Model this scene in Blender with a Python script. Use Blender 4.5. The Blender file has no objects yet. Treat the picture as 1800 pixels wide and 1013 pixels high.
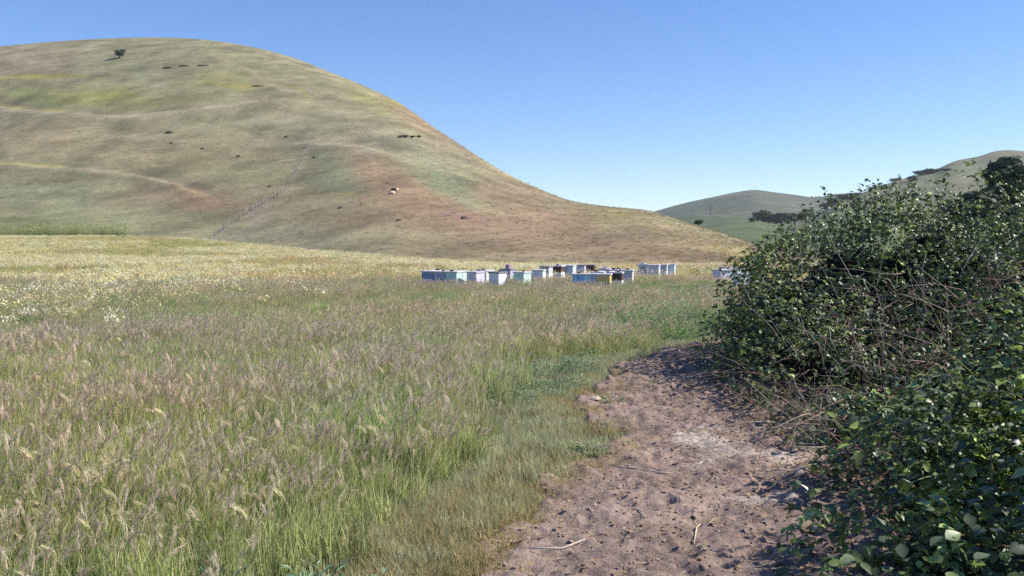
import bpy, bmesh, math, random
import numpy as np
from mathutils import Vector, Matrix, Euler

# ------------------------------------------------------------------ camera, sky, sun, exposure
W, H, F = 1800.0, 1013.0, 1559.0          # photograph size and focal length in pixels
EYE, HORIZON = 1.7, 425.0
PITCH = math.atan((H / 2 - HORIZON) / F)
SC = bpy.context.scene
COL = SC.collection
cam_d = bpy.data.cameras.new('camera')
cam_d.sensor_width = 36.0
cam_d.lens = 36.0 * F / W
cam_d.clip_start, cam_d.clip_end = 0.05, 20000
cam = bpy.data.objects.new('camera', cam_d)
COL.objects.link(cam)
cam.location = (0, 0, EYE)
cam.rotation_euler = (math.radians(90) - PITCH, 0, 0)
SC.camera = cam

SUN_EL, SUN_AZ = math.radians(42), math.radians(88)     # azimuth clockwise from +Y: right
world = bpy.data.worlds.new('World')
SC.world = world
world.use_nodes = True
wn = world.node_tree.nodes
sky = wn.new('ShaderNodeTexSky')
sky.sky_type = 'NISHITA'
sky.sun_disc = False
sky.sun_elevation, sky.sun_rotation = SUN_EL, SUN_AZ
sky.air_density, sky.dust_density, sky.ozone_density = 0.85, 0.0, 4.2
hsv = wn.new('ShaderNodeHueSaturation')       # the camera's vivid colour setting
hsv.inputs['Saturation'].default_value = 1.28
hsv.inputs['Hue'].default_value = 0.513
gam = wn.new('ShaderNodeGamma')                # the camera's soft tone curve
gam.inputs['Gamma'].default_value = 0.8
world.node_tree.links.new(sky.outputs[0], gam.inputs['Color'])
world.node_tree.links.new(gam.outputs[0], hsv.inputs['Color'])
world.node_tree.links.new(hsv.outputs[0], wn['Background'].inputs[0])
wn['Background'].inputs[1].default_value = 0.138
sd = bpy.data.lights.new('sun', 'SUN')
sd.energy, sd.angle, sd.color = 4.8, math.radians(0.53), (1.0, 0.95, 0.87)
sun = bpy.data.objects.new('sun', sd)
COL.objects.link(sun)
S = Vector((math.sin(SUN_AZ) * math.cos(SUN_EL), math.cos(SUN_AZ) * math.cos(SUN_EL), math.sin(SUN_EL)))
sun.rotation_euler = S.to_track_quat('Z', 'Y').to_euler()
SC.view_settings.view_transform = 'Standard'
SC.view_settings.look = 'None'
SC.view_settings.exposure = 0.82
SC.view_settings.gamma = 1.0
SC.cycles.max_bounces = 6
SC.cycles.transparent_max_bounces = 4
SC.cycles.volume_bounces = 0
SC.cycles.use_denoising = False

rng = np.random.default_rng(7)
random.seed(7)

# ------------------------------------------------------------------ helpers
def lin(c, k=1.0):
    out = []
    for v in c[:3]:
        v = v / 255.0
        out.append(k * (v / 12.92 if v <= 0.04045 else ((v + 0.055) / 1.055) ** 2.4))
    return tuple(out)

def lin_np(a):
    a = np.asarray(a, float) / 255.0
    return np.where(a <= 0.04045, a / 12.92, ((a + 0.055) / 1.055) ** 2.4)

def sstep(a, b, x):
    t = np.clip((np.asarray(x, float) - a) / (b - a), 0, 1)
    return t * t * (3 - 2 * t)

_perm = rng.permutation(512)
_val = rng.random(512)
def vnoise(x, y):
    x = np.asarray(x, float); y = np.asarray(y, float)
    xi = np.floor(x).astype(int); yi = np.floor(y).astype(int)
    fx = x - xi; fy = y - yi
    fx = fx * fx * (3 - 2 * fx); fy = fy * fy * (3 - 2 * fy)
    def h(i, j): return _val[_perm[(i + _perm[j & 511]) & 511]]
    a = h(xi, yi) * (1 - fx) + h(xi + 1, yi) * fx
    b = h(xi, yi + 1) * (1 - fx) + h(xi + 1, yi + 1) * fx
    return a * (1 - fy) + b * fy
def fbm(x, y, o=4):
    s = 0; a = 0.5; n = 0
    for i in range(o):
        s = s + a * vnoise(x * 2 ** i + 17.3 * i, y * 2 ** i + 9.1 * i); n += a; a *= 0.5
    return s / n

CP, SP = math.cos(PITCH), math.sin(PITCH)
def project(x, y, z):
    z = z - EYE
    d = y * CP - z * SP
    v = y * SP + z * CP
    return W / 2 + F * x / d, H / 2 - F * v / d
def at(px, py, D):
    """point at depth D (metres along +Y) seen at photo pixel px, py"""
    u = (H / 2 - py) / F; r = (px - W / 2) / F
    dx, dy, dz = r, CP + u * SP, -SP + u * CP
    return Vector((dx / dy * D, D, EYE + dz / dy * D))

def new_mesh(name, verts, faces, cols=None, smooth=True, uv=None):
    me = bpy.data.meshes.new(name)
    me.from_pydata([tuple(v) for v in verts] if not isinstance(verts, np.ndarray) else verts.tolist(), [], faces if isinstance(faces, list) else faces.tolist())
    if cols is not None:
        ca = me.color_attributes.new('Col', 'FLOAT_COLOR', 'POINT')
        c = np.ones((len(verts), 4), np.float32); c[:, :3] = np.asarray(cols)[:, :3]
        ca.data.foreach_set('color', c.ravel())
    if smooth:
        me.polygons.foreach_set('use_smooth', [True] * len(me.polygons))
    me.update()
    return me

def obj(name, me, mat=None, parent=None, loc=None):
    o = bpy.data.objects.new(name, me)
    COL.objects.link(o)
    if mat is not None and me is not None and len(me.materials) == 0:
        me.materials.append(mat)
    if parent is not None: o.parent = parent
    if loc is not None: o.location = loc
    return o
def thing(name, label, cat, loc=(0, 0, 0), rz=0.0, group=None):
    o = bpy.data.objects.new(name, None)
    o.empty_display_size = 0.2
    COL.objects.link(o)
    o.location = loc; o.rotation_euler = (0, 0, rz)
    return tag(o, label, cat, group)
def tag(o, label=None, cat=None, group=None, kind=None):
    if label: o['label'] = label
    if cat: o['category'] = cat
    if group: o['group'] = group
    if kind: o['kind'] = kind
    return o

class MB:
    """collects vertices, faces and vertex colours of one mesh"""
    def __init__(s): s.v = []; s.f = []; s.c = []
    def add(s, vs, fs, col):
        b = len(s.v); s.v += [tuple(v) for v in vs]
        s.f += [tuple(i + b for i in f) for f in fs]
        if len(col) == len(vs) and hasattr(col[0], '__len__'): s.c += [tuple(c[:3]) for c in col]
        else: s.c += [tuple(col[:3])] * len(vs)
    def box(s, x0, x1, y0, y1, z0, z1, col=(1, 1, 1)):
        s.add([(x0, y0, z0), (x1, y0, z0), (x1, y1, z0), (x0, y1, z0), (x0, y0, z1), (x1, y0, z1), (x1, y1, z1), (x0, y1, z1)],
              [(0, 3, 2, 1), (4, 5, 6, 7), (0, 1, 5, 4), (1, 2, 6, 5), (2, 3, 7, 6), (3, 0, 4, 7)], col)
    def tube(s, pts, rad, n=5, col=(1, 1, 1)):
        pts = [Vector(p) for p in pts]; vs = []
        for i, p in enumerate(pts):
            t = (pts[min(i + 1, len(pts) - 1)] - pts[max(i - 1, 0)]).normalized()
            a = t.cross(Vector((0.31, 0.22, 0.92))); 
            if a.length < 1e-3: a = t.cross(Vector((1, 0, 0)))
            a.normalize(); b = t.cross(a)
            r = rad[i] if hasattr(rad, '__len__') else rad
            for k in range(n):
                an = 2 * math.pi * k / n
                vs.append(p + a * (r * math.cos(an)) + b * (r * math.sin(an)))
        fs = [(i * n + k, i * n + (k + 1) % n, (i + 1) * n + (k + 1) % n, (i + 1) * n + k) for i in range(len(pts) - 1) for k in range(n)]
        fs.append(tuple(range(n))[::-1]); fs.append(tuple(range((len(pts) - 1) * n, len(pts) * n)))
        s.add(vs, fs, col)
    def mesh(s, name, smooth=True): return new_mesh(name, s.v, s.f, s.c, smooth)
    def build(s, name, mat, parent=None, smooth=True, loc=None): return obj(name, s.mesh(name, smooth), mat, parent, loc)

# ------------------------------------------------------------------ materials
def mat_new(name):
    m = bpy.data.materials.new(name); m.use_nodes = True
    nt = m.node_tree
    return m, nt, nt.nodes['Principled BSDF'], nt.nodes, nt.links
def ramp_mix(nt, fac, a, b, mode='MIX'):
    n = nt.nodes.new('ShaderNodeMix'); n.data_type = 'RGBA'; n.blend_type = mode
    if isinstance(fac, (int, float)): n.inputs[0].default_value = fac
    else: nt.links.new(fac, n.inputs[0])
    for s, v in ((6, a), (7, b)):
        if isinstance(v, tuple): n.inputs[s].default_value = (*v[:3], 1)
        else: nt.links.new(v, n.inputs[s])
    return n.outputs[2]
def noise(nt, scale, detail=5, rough=0.6, coord='Object', vec=None):
    if vec is None:
        tc = nt.nodes.new('ShaderNodeTexCoord'); vec = tc.outputs[coord]
    n = nt.nodes.new('ShaderNodeTexNoise'); n.inputs['Scale'].default_value = scale
    n.inputs['Detail'].default_value = detail; n.inputs['Roughness'].default_value = rough
    nt.links.new(vec, n.inputs['Vector'])
    return n.outputs['Fac']
def maprange(nt, v, a, b, c, d):
    n = nt.nodes.new('ShaderNodeMapRange')
    nt.links.new(v, n.inputs[0])
    for i, q in enumerate((a, b, c, d)): n.inputs[i + 1].default_value = q
    return n.outputs[0]
def bump(nt, h, strength, dist):
    b = nt.nodes.new('ShaderNodeBump'); b.inputs['Strength'].default_value = strength; b.inputs['Distance'].default_value = dist
    nt.links.new(h, b.inputs['Height'])
    return b.outputs[0]
def gray(nt, f):
    c = nt.nodes.new('ShaderNodeCombineColor')
    for i in range(3): nt.links.new(f, c.inputs[i])
    return c.outputs[0]

def plant_material(name, instanced, translucency=0.35, rough=0.55, spec=0.25, vary=0.25):
    m, nt, bs, N, L = mat_new(name)
    a = N.new('ShaderNodeAttribute'); a.attribute_name = 'Col'
    col = a.outputs['Color']
    oi = N.new('ShaderNodeObjectInfo')
    k = maprange(nt, oi.outputs['Random'], 0, 1, 1 - vary, 1 + vary)
    col = ramp_mix(nt, 1.0, col, gray(nt, k), 'MULTIPLY')
    if instanced:
        t = N.new('ShaderNodeAttribute'); t.attribute_type = 'INSTANCER'; t.attribute_name = 'tint'
        col = ramp_mix(nt, 1.0, col, t.outputs['Color'], 'MULTIPLY')
    L.new(col, bs.inputs['Base Color'])
    bs.inputs['Roughness'].default_value = rough
    bs.inputs['Specular IOR Level'].default_value = spec
    tr = N.new('ShaderNodeBsdfTranslucent')
    L.new(col, tr.inputs['Color'])
    mx = N.new('ShaderNodeMixShader'); mx.inputs[0].default_value = translucency
    L.new(bs.outputs[0], mx.inputs[1]); L.new(tr.outputs[0], mx.inputs[2])
    L.new(mx.outputs[0], N['Material Output'].inputs['Surface'])
    return m
M_GRASS = plant_material('grass_blades', True, 0.45, 0.5, 0.2)
M_BRAMBLE_I = plant_material('bramble_leaf_mass', True, 0.2, 0.45, 0.4, 0.45)
M_BRAMBLE = plant_material('bramble_leaf', False, 0.2, 0.45, 0.4, 0.45)
M_LEAF = plant_material('weed_leaf', False, 0.3, 0.55, 0.2, 0.12)
M_OAK = plant_material('oak_leaf', False, 0.12, 0.6, 0.2, 0.15)

def vcol_material(name, nscale, lo, hi, rough=0.9, bstr=0.4, bdist=0.2, nscale2=None, spec=0.1):
    m, nt, bs, N, L = mat_new(name)
    a = N.new('ShaderNodeAttribute'); a.attribute_name = 'Col'
    n1 = noise(nt, nscale, 8, 0.7)
    f = maprange(nt, n1, 0.3, 0.7, lo, hi)
    col = ramp_mix(nt, 1.0, a.outputs['Color'], gray(nt, f), 'MULTIPLY')
    if nscale2:
        n2 = noise(nt, nscale2, 4, 0.6)
        f2 = maprange(nt, n2, 0.35, 0.65, lo, hi)
        col = ramp_mix(nt, 1.0, col, gray(nt, f2), 'MULTIPLY')
    L.new(col, bs.inputs['Base Color'])
    bs.inputs['Roughness'].default_value = rough
    bs.inputs['Specular IOR Level'].default_value = spec
    L.new(bump(nt, n1, bstr, bdist), bs.inputs['Normal'])
    return m
M_HILL = vcol_material('hillside_turf', 1.3, 0.74, 1.26, 0.95, 0.45, 0.3, 0.08)
M_FAR = vcol_material('far_hillside', 0.03, 0.75, 1.25, 0.95, 0.5, 3.0, 0.006)
M_GROUND = vcol_material('field_soil', 3.0, 0.6, 1.35, 0.95, 0.6, 0.05, 0.3)
M_WOOD = vcol_material('weathered_wood', 14.0, 0.75, 1.2, 0.85, 0.3, 0.01)
M_CANE = vcol_material('dead_cane', 30.0, 0.7, 1.25, 0.8, 0.3, 0.004)
M_STONE = vcol_material('rough_stone', 2.0, 0.7, 1.3, 0.9, 0.7, 0.15)
M_BARK = vcol_material('oak_bark', 4.0, 0.6, 1.3, 0.9, 0.8, 0.05)
M_METAL = vcol_material('galvanised_steel', 3.0, 0.9, 1.1, 0.5, 0.0, 0.01, spec=0.5)

def paint_material(name, c, dirt=0.5):
    m, nt, bs, N, L = mat_new(name)
    tc = N.new('ShaderNodeTexCoord')
    oi = N.new('ShaderNodeObjectInfo')
    add = N.new('ShaderNodeVectorMath'); add.operation = 'ADD'
    sc = N.new('ShaderNodeVectorMath'); sc.operation = 'SCALE'; sc.inputs[3].default_value = 37.0
    cmb = N.new('ShaderNodeCombineXYZ')
    for i in range(3): L.new(oi.outputs['Random'], cmb.inputs[i])
    L.new(cmb.outputs[0], sc.inputs[0]); L.new(tc.outputs['Object'], add.inputs[0]); L.new(sc.outputs[0], add.inputs[1])
    n1 = noise(nt, 5, 6, 0.7, vec=add.outputs[0])
    f = maprange(nt, n1, 0.52, 0.72, 0, dirt)
    col = ramp_mix(nt, f, tuple(c), (c[0] * 0.45 + .03, c[1] * 0.42 + .025, c[2] * 0.38 + .02))
    L.new(col, bs.inputs['Base Color'])
    bs.inputs['Roughness'].default_value = 0.6
    bs.inputs['Specular IOR Level'].default_value = 0.3
    return m

# ------------------------------------------------------------------ terrain functions
def ground_z(x, y):
    x = np.asarray(x, float); y = np.asarray(y, float)
    left = sstep(-8, -66, x)
    far = sstep(62, 150, y)
    return 2.3 * left * far - 0.7 * sstep(46, 84, y) * sstep(-22, 4, x) * sstep(400, 150, y) + 0.10 * (fbm(x * 0.11, y * 0.11, 2) - 0.5) * sstep(14, 30, np.hypot(x, y))

def interp(px, pts):
    p = np.asarray(pts, float)
    x = np.asarray(px, float)
    # smooth (Catmull-Rom like) interpolation through the points
    m = np.gradient(p[:, 1], p[:, 0])
    i = np.clip(np.searchsorted(p[:, 0], x) - 1, 0, len(p) - 2)
    h = p[i + 1, 0] - p[i, 0]; t = np.clip((x - p[i, 0]) / h, 0, 1)
    return ((2 * t**3 - 3 * t**2 + 1) * p[i, 1] + (t**3 - 2 * t**2 + t) * h * m[i] + (-2 * t**3 + 3 * t**2) * p[i + 1, 1] + (t**3 - t**2) * h * m[i + 1])

HILL_SIL = [(-700, 170), (-350, 115), (-150, 96), (0, 82), (100, 73), (210, 67), (290, 66), (400, 75), (500, 97), (600, 135), (660, 160), (700, 180), (760, 222),
            (820, 262), (880, 300), (950, 333), (1000, 352), (1060, 362), (1150, 373), (1200, 389), (1260, 407), (1340, 432), (1420, 442), (1560, 449)]
HILL_DC = [(-700, 470), (0, 440), (300, 430), (500, 400), (700, 340), (850, 280), (1000, 230), (1150, 190), (1340, 150), (1560, 130)]
HILL_DB = [(-700, 165), (0, 150), (375, 138), (500, 122), (600, 106), (700, 95), (850, 82), (1000, 76), (1150, 74), (1300, 74), (1560, 78)]
def hill_columns():
    cols_px = np.concatenate([np.arange(-700, -60, 16), np.arange(-60, 1440, 3.0), np.arange(1440, 1561, 8)])
    t = (cols_px - W / 2) / F
    dc = interp(cols_px, HILL_DC); db = interp(cols_px, HILL_DB)
    # crest height so that the crest projects onto the silhouette
    zc = np.full_like(dc, 30.0)
    for _ in range(12):
        px, py = project(t * dc, dc, zc)
        zc += (py - interp(px, HILL_SIL)) / F * dc
    ns = 230
    s = np.linspace(0, 1, ns) ** 1.15
    sb = np.array([0.03, .07, .12, .18, .25, .33, .42, .52, .64, .78, .95, 1.15, 1.4, 1.7])
    D = np.concatenate([db[:, None] + (dc - db)[:, None] * s[None], dc[:, None] + (dc - db)[:, None] * sb[None]], 1)
    X = t[:, None] * D
    zb = ground_z(t * db, db) - 0.15
    m0 = 0.38; m1 = np.minimum(0.95, (dc - db) / dc * 1.02 * (zc - EYE) / np.maximum(zc - zb, 0.5))[:, None]
    p = (s**3 - 2 * s**2 + s)[None] * m0 + (-2 * s**3 + 3 * s**2)[None] + (s**3 - s**2)[None] * m1
    Z = zb[:, None] + (zc - zb)[:, None] * p
    # beyond the crest: tangent to the sight line, then falling away
    slope = ((zc - EYE) / dc)[:, None]
    dd = (dc - db)[:, None] * sb[None]
    Zb = zc[:, None] + slope * 0.9 * dd - (zc[:, None] * 1.1 + 2) * (sb[None] ** 1.6) * 0.8
    Z = np.concatenate([Z, np.maximum(Zb, -1.0)], 1)
    # folds of the slope: long benches and swales
    sw = np.concatenate([s, 1 + sb])[None]
    win = np.clip(np.sin(np.pi * np.clip(sw, 0, 1)), 0, 1) * np.clip((zc[:, None]) / 40, 0, 1.6)
    Z = Z + win * (3.2 * (fbm(X * 0.017 + 3, D * 0.013 + 8, 2) - 0.5) + 1.1 * (fbm(X * 0.05, D * 0.04, 3) - 0.5))
    PX, PY = project(X, D, Z)
    for line, amp, wd in BENCH:
        ly = interp(PX, line)
        inside = sstep(line[0][0] - 60, line[0][0] + 20, PX) * (1 - sstep(line[-1][0] - 120, line[-1][0] + 20, PX))
        x = (ly - PY) / wd
        Z = Z + inside * (-amp) * x * np.exp(-x * x) * np.clip(sw * 8, 0, 1) * (sw <= 1.0)
    return cols_px, t, X, D, Z, ns
BENCH = [([(-300, 160), (0, 190), (110, 200), (200, 204), (300, 197), (440, 178), (560, 170)], 4.2, 16.0),
         ([(-300, 262), (0, 289), (120, 296), (220, 306), (300, 322), (380, 350)], 2.6, 13.0),
         ([(-300, 120), (0, 134), (90, 138), (200, 140)], 2.6, 10.0),
         ([(420, 260), (540, 252), (600, 253), (680, 268), (760, 300)], 1.5, 12.0)]

# colour patches of the vegetation on the hill, in the photograph's frame: (x, y, rx, ry, degrees, colour, strength)
OLIVE, GREEN, RED, TAN, YEL, PUR = (137, 134, 98), (116, 130, 96), (141, 113, 92), (158, 148, 112), (160, 148, 60), (140, 112, 98)
PATCH = [(860, 400, 380, 70, 10, (142, 118, 88), .8), (620, 250, 220, 60, 15, (136, 128, 98), .5), (60, 105, 130, 30, 0, (142, 126, 104), .8), (240, 120, 120, 34, -8, (124, 132, 92), .6), (360, 115, 190, 40, 10, (136, 135, 96), .6),
         (300, 118, 70, 9, -4, (112, 104, 80), .6), (395, 145, 60, 12, -5, (142, 140, 76), .7), (600, 160, 160, 50, 32, (136, 133, 100), .5), (650, 180, 60, 18, 32, (140, 136, 70), .6),
         (735, 215, 60, 22, 38, (146, 119, 90), .9), (690, 184, 22, 5, 10, YEL, .7), (850, 275, 60, 6, 35, (150, 140, 84), .5), (800, 240, 50, 14, 38, (146, 122, 98), .7),
         (60, 134, 90, 4, 2, YEL, .95), (160, 172, 130, 14, 3, (140, 140, 62), .85), (60, 165, 70, 14, 4, (118, 128, 78), .6), (250, 178, 160, 12, -3, (126, 132, 80), .6),
         (430, 152, 34, 3, 4, YEL, .7), (520, 163, 22, 3, 35, YEL, .6),
         (120, 240, 260, 26, 2, (148, 132, 102), .7), (380, 225, 220, 26, 0, (138, 136, 98), .7), (560, 230, 200, 40, 10, (138, 134, 104), .6),
         (420, 300, 170, 32, 8, (128, 128, 88), .7), (250, 268, 200, 22, 2, (140, 128, 92), .6), (590, 300, 55, 34, 20, (112, 128, 92), .85), (575, 322, 70, 10, 5, (108, 124, 90), .7),
         (670, 300, 75, 30, 28, (146, 119, 90), .8), (740, 350, 130, 34, 16, (144, 117, 88), .8), (860, 385, 150, 26, 14, (144, 116, 88), .75), (815, 380, 60, 9, 8, PUR, .8), (900, 345, 80, 30, 28, (140, 118, 92), .6),
         (790, 320, 60, 22, 25, (114, 130, 92), .8), (830, 350, 60, 12, 22, (118, 128, 94), .6), (720, 265, 70, 14, 10, (130, 132, 102), .6), (990, 385, 60, 14, 8, (146, 118, 92), .6),
         (90, 345, 160, 40, 5, (120, 128, 92), .8), (250, 350, 80, 16, -14, (142, 120, 92), .6), (370, 352, 70, 18, 10, (150, 119, 92), .9), (300, 395, 160, 22, 0, (122, 128, 88), .7), (60, 395, 120, 16, 0, (112, 124, 76), .7),
         (440, 390, 50, 12, -30, (138, 128, 114), .6), (560, 355, 110, 16, 3, (152, 142, 104), .75), (610, 338, 24, 3, 5, YEL, .6), (530, 415, 120, 14, 3, (128, 134, 108), .6), (640, 400, 140, 20, 6, (140, 124, 94), .6),
         (740, 420, 120, 10, 4, (136, 134, 96), .6), (960, 430, 220, 26, 5, (138, 120, 90), .85), (1120, 440, 160, 20, 8, (140, 118, 90), .8), (1090, 378, 40, 5, 6, YEL, .6), (1100, 390, 90, 12, 10, (146, 138, 88), .7),
         (1180, 408, 110, 12, 15, (152, 140, 96), .7), (1230, 425, 90, 8, 17, (146, 122, 92), .6), (1290, 445, 80, 9, 10, (158, 148, 88), .7), (1200, 450, 120, 8, 3, (142, 122, 88), .7)]
STROKE = [([(-300, 160), (0, 191), (110, 201), (200, 205), (300, 199), (400, 184), (470, 176)], 4.5, (166, 152, 126), .6),
          ([(-300, 262), (0, 290), (120, 297), (220, 307), (300, 322)], 3.5, (164, 150, 120), .5),
          ([(-300, 262), (0, 286), (110, 293)], 2.2, (172, 160, 80), .6),
          ([(-200, 186), (0, 187), (120, 197)], 2.2, (160, 148, 84), .7),
          ([(370, 95), (430, 120), (480, 150), (530, 165)], 3.5, (160, 148, 112), .6),
          ([(600, 130), (650, 165), (700, 190)], 3.0, (158, 146, 96), .5),
          ([(372, 420), (430, 378), (510, 326), (540, 252)], 6.0, (148, 138, 120), .45),
          ([(545, 252), (600, 253), (660, 262)], 3.0, (160, 150, 120), .6),
          ([(820, 262), (880, 300), (950, 333)], 4.0, (168, 150, 84), .5)]
def hill_colour(px, py):
    wx = px + 34 * (fbm(px * 0.014, py * 0.03, 4) - 0.5) * 2
    wy = py + 11 * (fbm(px * 0.014 + 50, py * 0.03 + 20, 4) - 0.5) * 2
    n = fbm(px * 0.02, py * 0.06, 4)[..., None]
    fb = fbm(px * 0.05 + 9, py * 0.16 + 4, 4)
    c = np.array(OLIVE, float) * (1 - n) + np.array((132, 124, 92), float) * n
    for x, y, rx, ry, a, col, st in PATCH:
        a = math.radians(a); ca, sa = math.cos(a), math.sin(a)
        u = ((wx - x) * ca + (wy - y) * sa) / rx; v = (-(wx - x) * sa + (wy - y) * ca) / ry
        w = .8 * st * np.exp(-(u * u + v * v) ** 1.15 * 0.9)[..., None] * (.55 + .9 * fb)[..., None]
        if col == YEL: w = w * (0.35 + 1.1 * vnoise(px * 0.25, py * 0.6))[..., None]
        c = c * (1 - np.clip(w, 0, 1)) + np.array(col, float) * np.clip(w, 0, 1)
    for line, wd, col, st in STROKE:
        ly = interp(px, line) if line[0][0] < line[-1][0] and max(abs(line[i + 1][1] - line[i][1]) / (line[i + 1][0] - line[i][0]) for i in range(len(line) - 1)) < 1.1 else None
        if ly is None:
            d = np.full(px.shape, 1e9)
            for (x0, y0), (x1, y1) in zip(line[:-1], line[1:]):
                L2 = (x1 - x0) ** 2 + (y1 - y0) ** 2
                tt = np.clip(((px - x0) * (x1 - x0) + (py - y0) * (y1 - y0)) / L2, 0, 1)
                d = np.minimum(d, np.hypot(px - x0 - tt * (x1 - x0), py - y0 - tt * (y1 - y0)))
        else:
            d = np.abs(py - ly) + 1e3 * ((px < line[0][0]) | (px > line[-1][0]))
        w = (st * np.exp(-(d / wd) ** 2) * (0.5 + 0.8 * vnoise(px * 0.06, py * 0.1)))[..., None]
        c = c * (1 - np.clip(w, 0, 1)) + np.array(col, float) * np.clip(w, 0, 1)
    c = c * (1 + .16 * (fbm(px * .018 + 3, py * .55 + px * .05, 3) - .5) + .14 * (fbm(px * .1, py * .3, 3) - .5))[..., None]      # stock terraces along the slope
    g = c.mean(-1, keepdims=True)
    return g + (c - g) * .86 + np.array((1.5, -1, 0))
K_HILL = 0.83

def grid_mesh(name, X, Y, Z, cols):
    a, b = X.shape
    v = np.stack([X, Y, Z], -1).reshape(-1, 3)
    i = np.arange(a * b).reshape(a, b)
    f = np.stack([i[:-1, :-1], i[1:, :-1], i[1:, 1:], i[:-1, 1:]], -1).reshape(-1, 4)
    return new_mesh(name, v, f, cols.reshape(-1, 3))

cpx, ct, HX, HD, HZ, HNS = hill_columns()
HPX, HPY = project(HX, HD, HZ)
hc = hill_colour(HPX, HPY)
hill = obj('hill', grid_mesh('hill', HX, HD, HZ, lin_np(hc) * K_HILL), M_HILL)
tag(hill, 'large rounded grassy hill in olive, green and reddish patches', kind='structure')
def on_hill(px, py):
    """point of the hillside seen at photo pixel px, py"""
    j = int(np.clip(np.searchsorted(cpx, px), 1, len(cpx) - 1)); best = None
    for jj in range(max(j - 6, 0), min(j + 7, len(cpx))):
        y = HPY[jj, :HNS]; x = HPX[jj, :HNS]
        i = int(np.argmin(np.abs(y - py) + 0.6 * np.abs(x - px)))
        e = abs(y[i] - py) + 0.6 * abs(x[i] - px)
        if best is None or e < best[0]: best = (e, jj, i)
    _, jj, i = best
    return Vector((HX[jj, i], HD[jj, i], HZ[jj, i]))

def far_hill(name, label, sil, dc, db, base, patch, k=1.0, rows=60, seed=0, step=3.0, rough=6.0):
    px = np.arange(sil[0][0], sil[-1][0] + 1, float(step)); t = (px - W / 2) / F
    dcv = interp(px, dc) if isinstance(dc, list) else np.full_like(px, dc)
    zc = np.full_like(px, 30.0)
    for _ in range(12):
        qx, qy = project(t * dcv, dcv, zc)
        zc += (qy - interp(qx, sil)) / F * dcv
    s = np.linspace(0, 1, rows); sb = np.array([.06, .14, .25, .4, .6, .85, 1.2])
    D = np.concatenate([db + (dcv - db)[:, None] * s[None], dcv[:, None] + (dcv - db)[:, None] * sb[None]], 1)
    X = t[:, None] * D
    p = (s**3 - 2 * s**2 + s) * 0.6 + (-2 * s**3 + 3 * s**2) + (s**3 - s**2) * 0.6
    Z = -2 + (zc[:, None] + 2) * p[None]
    Zb = zc[:, None] + ((zc - EYE) / dcv)[:, None] * .85 * (dcv - db)[:, None] * sb[None] - (zc[:, None] + 10) * sb[None] ** 1.5
    Z = np.concatenate([Z, np.maximum(Zb, -3)], 1)
    sw = np.concatenate([s, np.ones_like(sb)])
    Z = Z + np.sin(np.pi * np.clip(sw, 0, 1))[None] * rough * (fbm(X * 6 / dcv.mean() + seed, D * 4.5 / dcv.mean() + seed, 3) - 0.5) * 2
    PX, PY = project(X, D, Z)
    n = fbm(PX * 0.05 + seed, PY * 0.16 + seed, 4)[..., None]
    c = np.array(base, float) * (1 - n * .6) + np.array((120, 122, 96), float) * n * .6
    for x, y, rx, ry, col, st in patch:
        w = (st * np.exp(-(((PX - x) / rx) ** 2 + ((PY - y) / ry) ** 2)))[..., None]
        c = c * (1 - w) + np.array(col, float) * w
    return tag(obj(name, grid_mesh(name, X, D, Z, lin_np(c) * k), M_FAR), label, kind='structure'), (PX, PY, X, D, Z, rows)
def on_far(info, px, py):
    PX, PY, X, D, Z, rows = info
    e = np.abs(PX[:, :rows] - px) * .7 + np.abs(PY[:, :rows] - py)
    j, i = np.unravel_index(np.argmin(e), e.shape)
    return Vector((X[j, i], D[j, i], Z[j, i]))

f1, I1 = far_hill('distant_hill', 'distant rounded grass hill beyond the valley', [(1040, 400), (1100, 388), (1150, 372), (1200, 358), (1260, 345), (1300, 337), (1325, 334), (1360, 338), (1400, 343), (1435, 347), (1470, 341), (1495, 341), (1560, 360), (1700, 400)],
                  1500, 900, (112, 124, 100), [(1330, 345, 60, 8, (128, 122, 100), .6), (1300, 375, 120, 7, (136, 132, 110), .5), (1220, 355, 50, 8, (98, 114, 88), .6), (1400, 358, 60, 8, (128, 120, 104), .5)], 0.5, rough=9)
f1b, I1b = far_hill('valley_rise', 'low green rise in front of the distant hill', [(1120, 402), (1180, 386), (1215, 379), (1260, 378), (1310, 381), (1360, 386), (1430, 392), (1520, 400)],
                   850, 600, (100, 120, 86), [(1230, 379, 60, 2, (140, 140, 110), .6)], 0.5, seed=4, rough=2)
f2, I2 = far_hill('green_ridge', 'smooth green ridge behind the foot of the large hill', [(1150, 430), (1200, 410), (1245, 396), (1290, 389), (1320, 388), (1370, 394), (1400, 391), (1430, 382), (1470, 370), (1540, 366), (1620, 380), (1750, 420)],
                  480, 250, (104, 124, 84), [(1300, 389, 70, 2.5, (146, 146, 110), .6), (1400, 395, 40, 8, (140, 132, 104), .6), (1260, 410, 60, 10, (112, 126, 86), .5)], 0.58, seed=9, rough=2)
f3, I3 = far_hill('grassy_ridge', 'dry grassy ridge rising to the right above the brambles', [(1380, 420), (1430, 388), (1455, 366), (1500, 346), (1540, 330), (1600, 311), (1640, 300), (1680, 283), (1720, 275), (1750, 266), (1770, 264), (1800, 266), (1900, 280), (2050, 276), (2250, 300), (2500, 340), (2800, 390)],
                  [(1380, 640), (1600, 680), (1800, 740), (2800, 700)], 260, (132, 130, 104), [(1760, 272, 50, 8, (142, 132, 108), .6), (1690, 300, 70, 10, (118, 128, 92), .6), (1560, 330, 60, 8, (112, 118, 88), .5)], 0.62, seed=14, step=5, rough=7)

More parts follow.
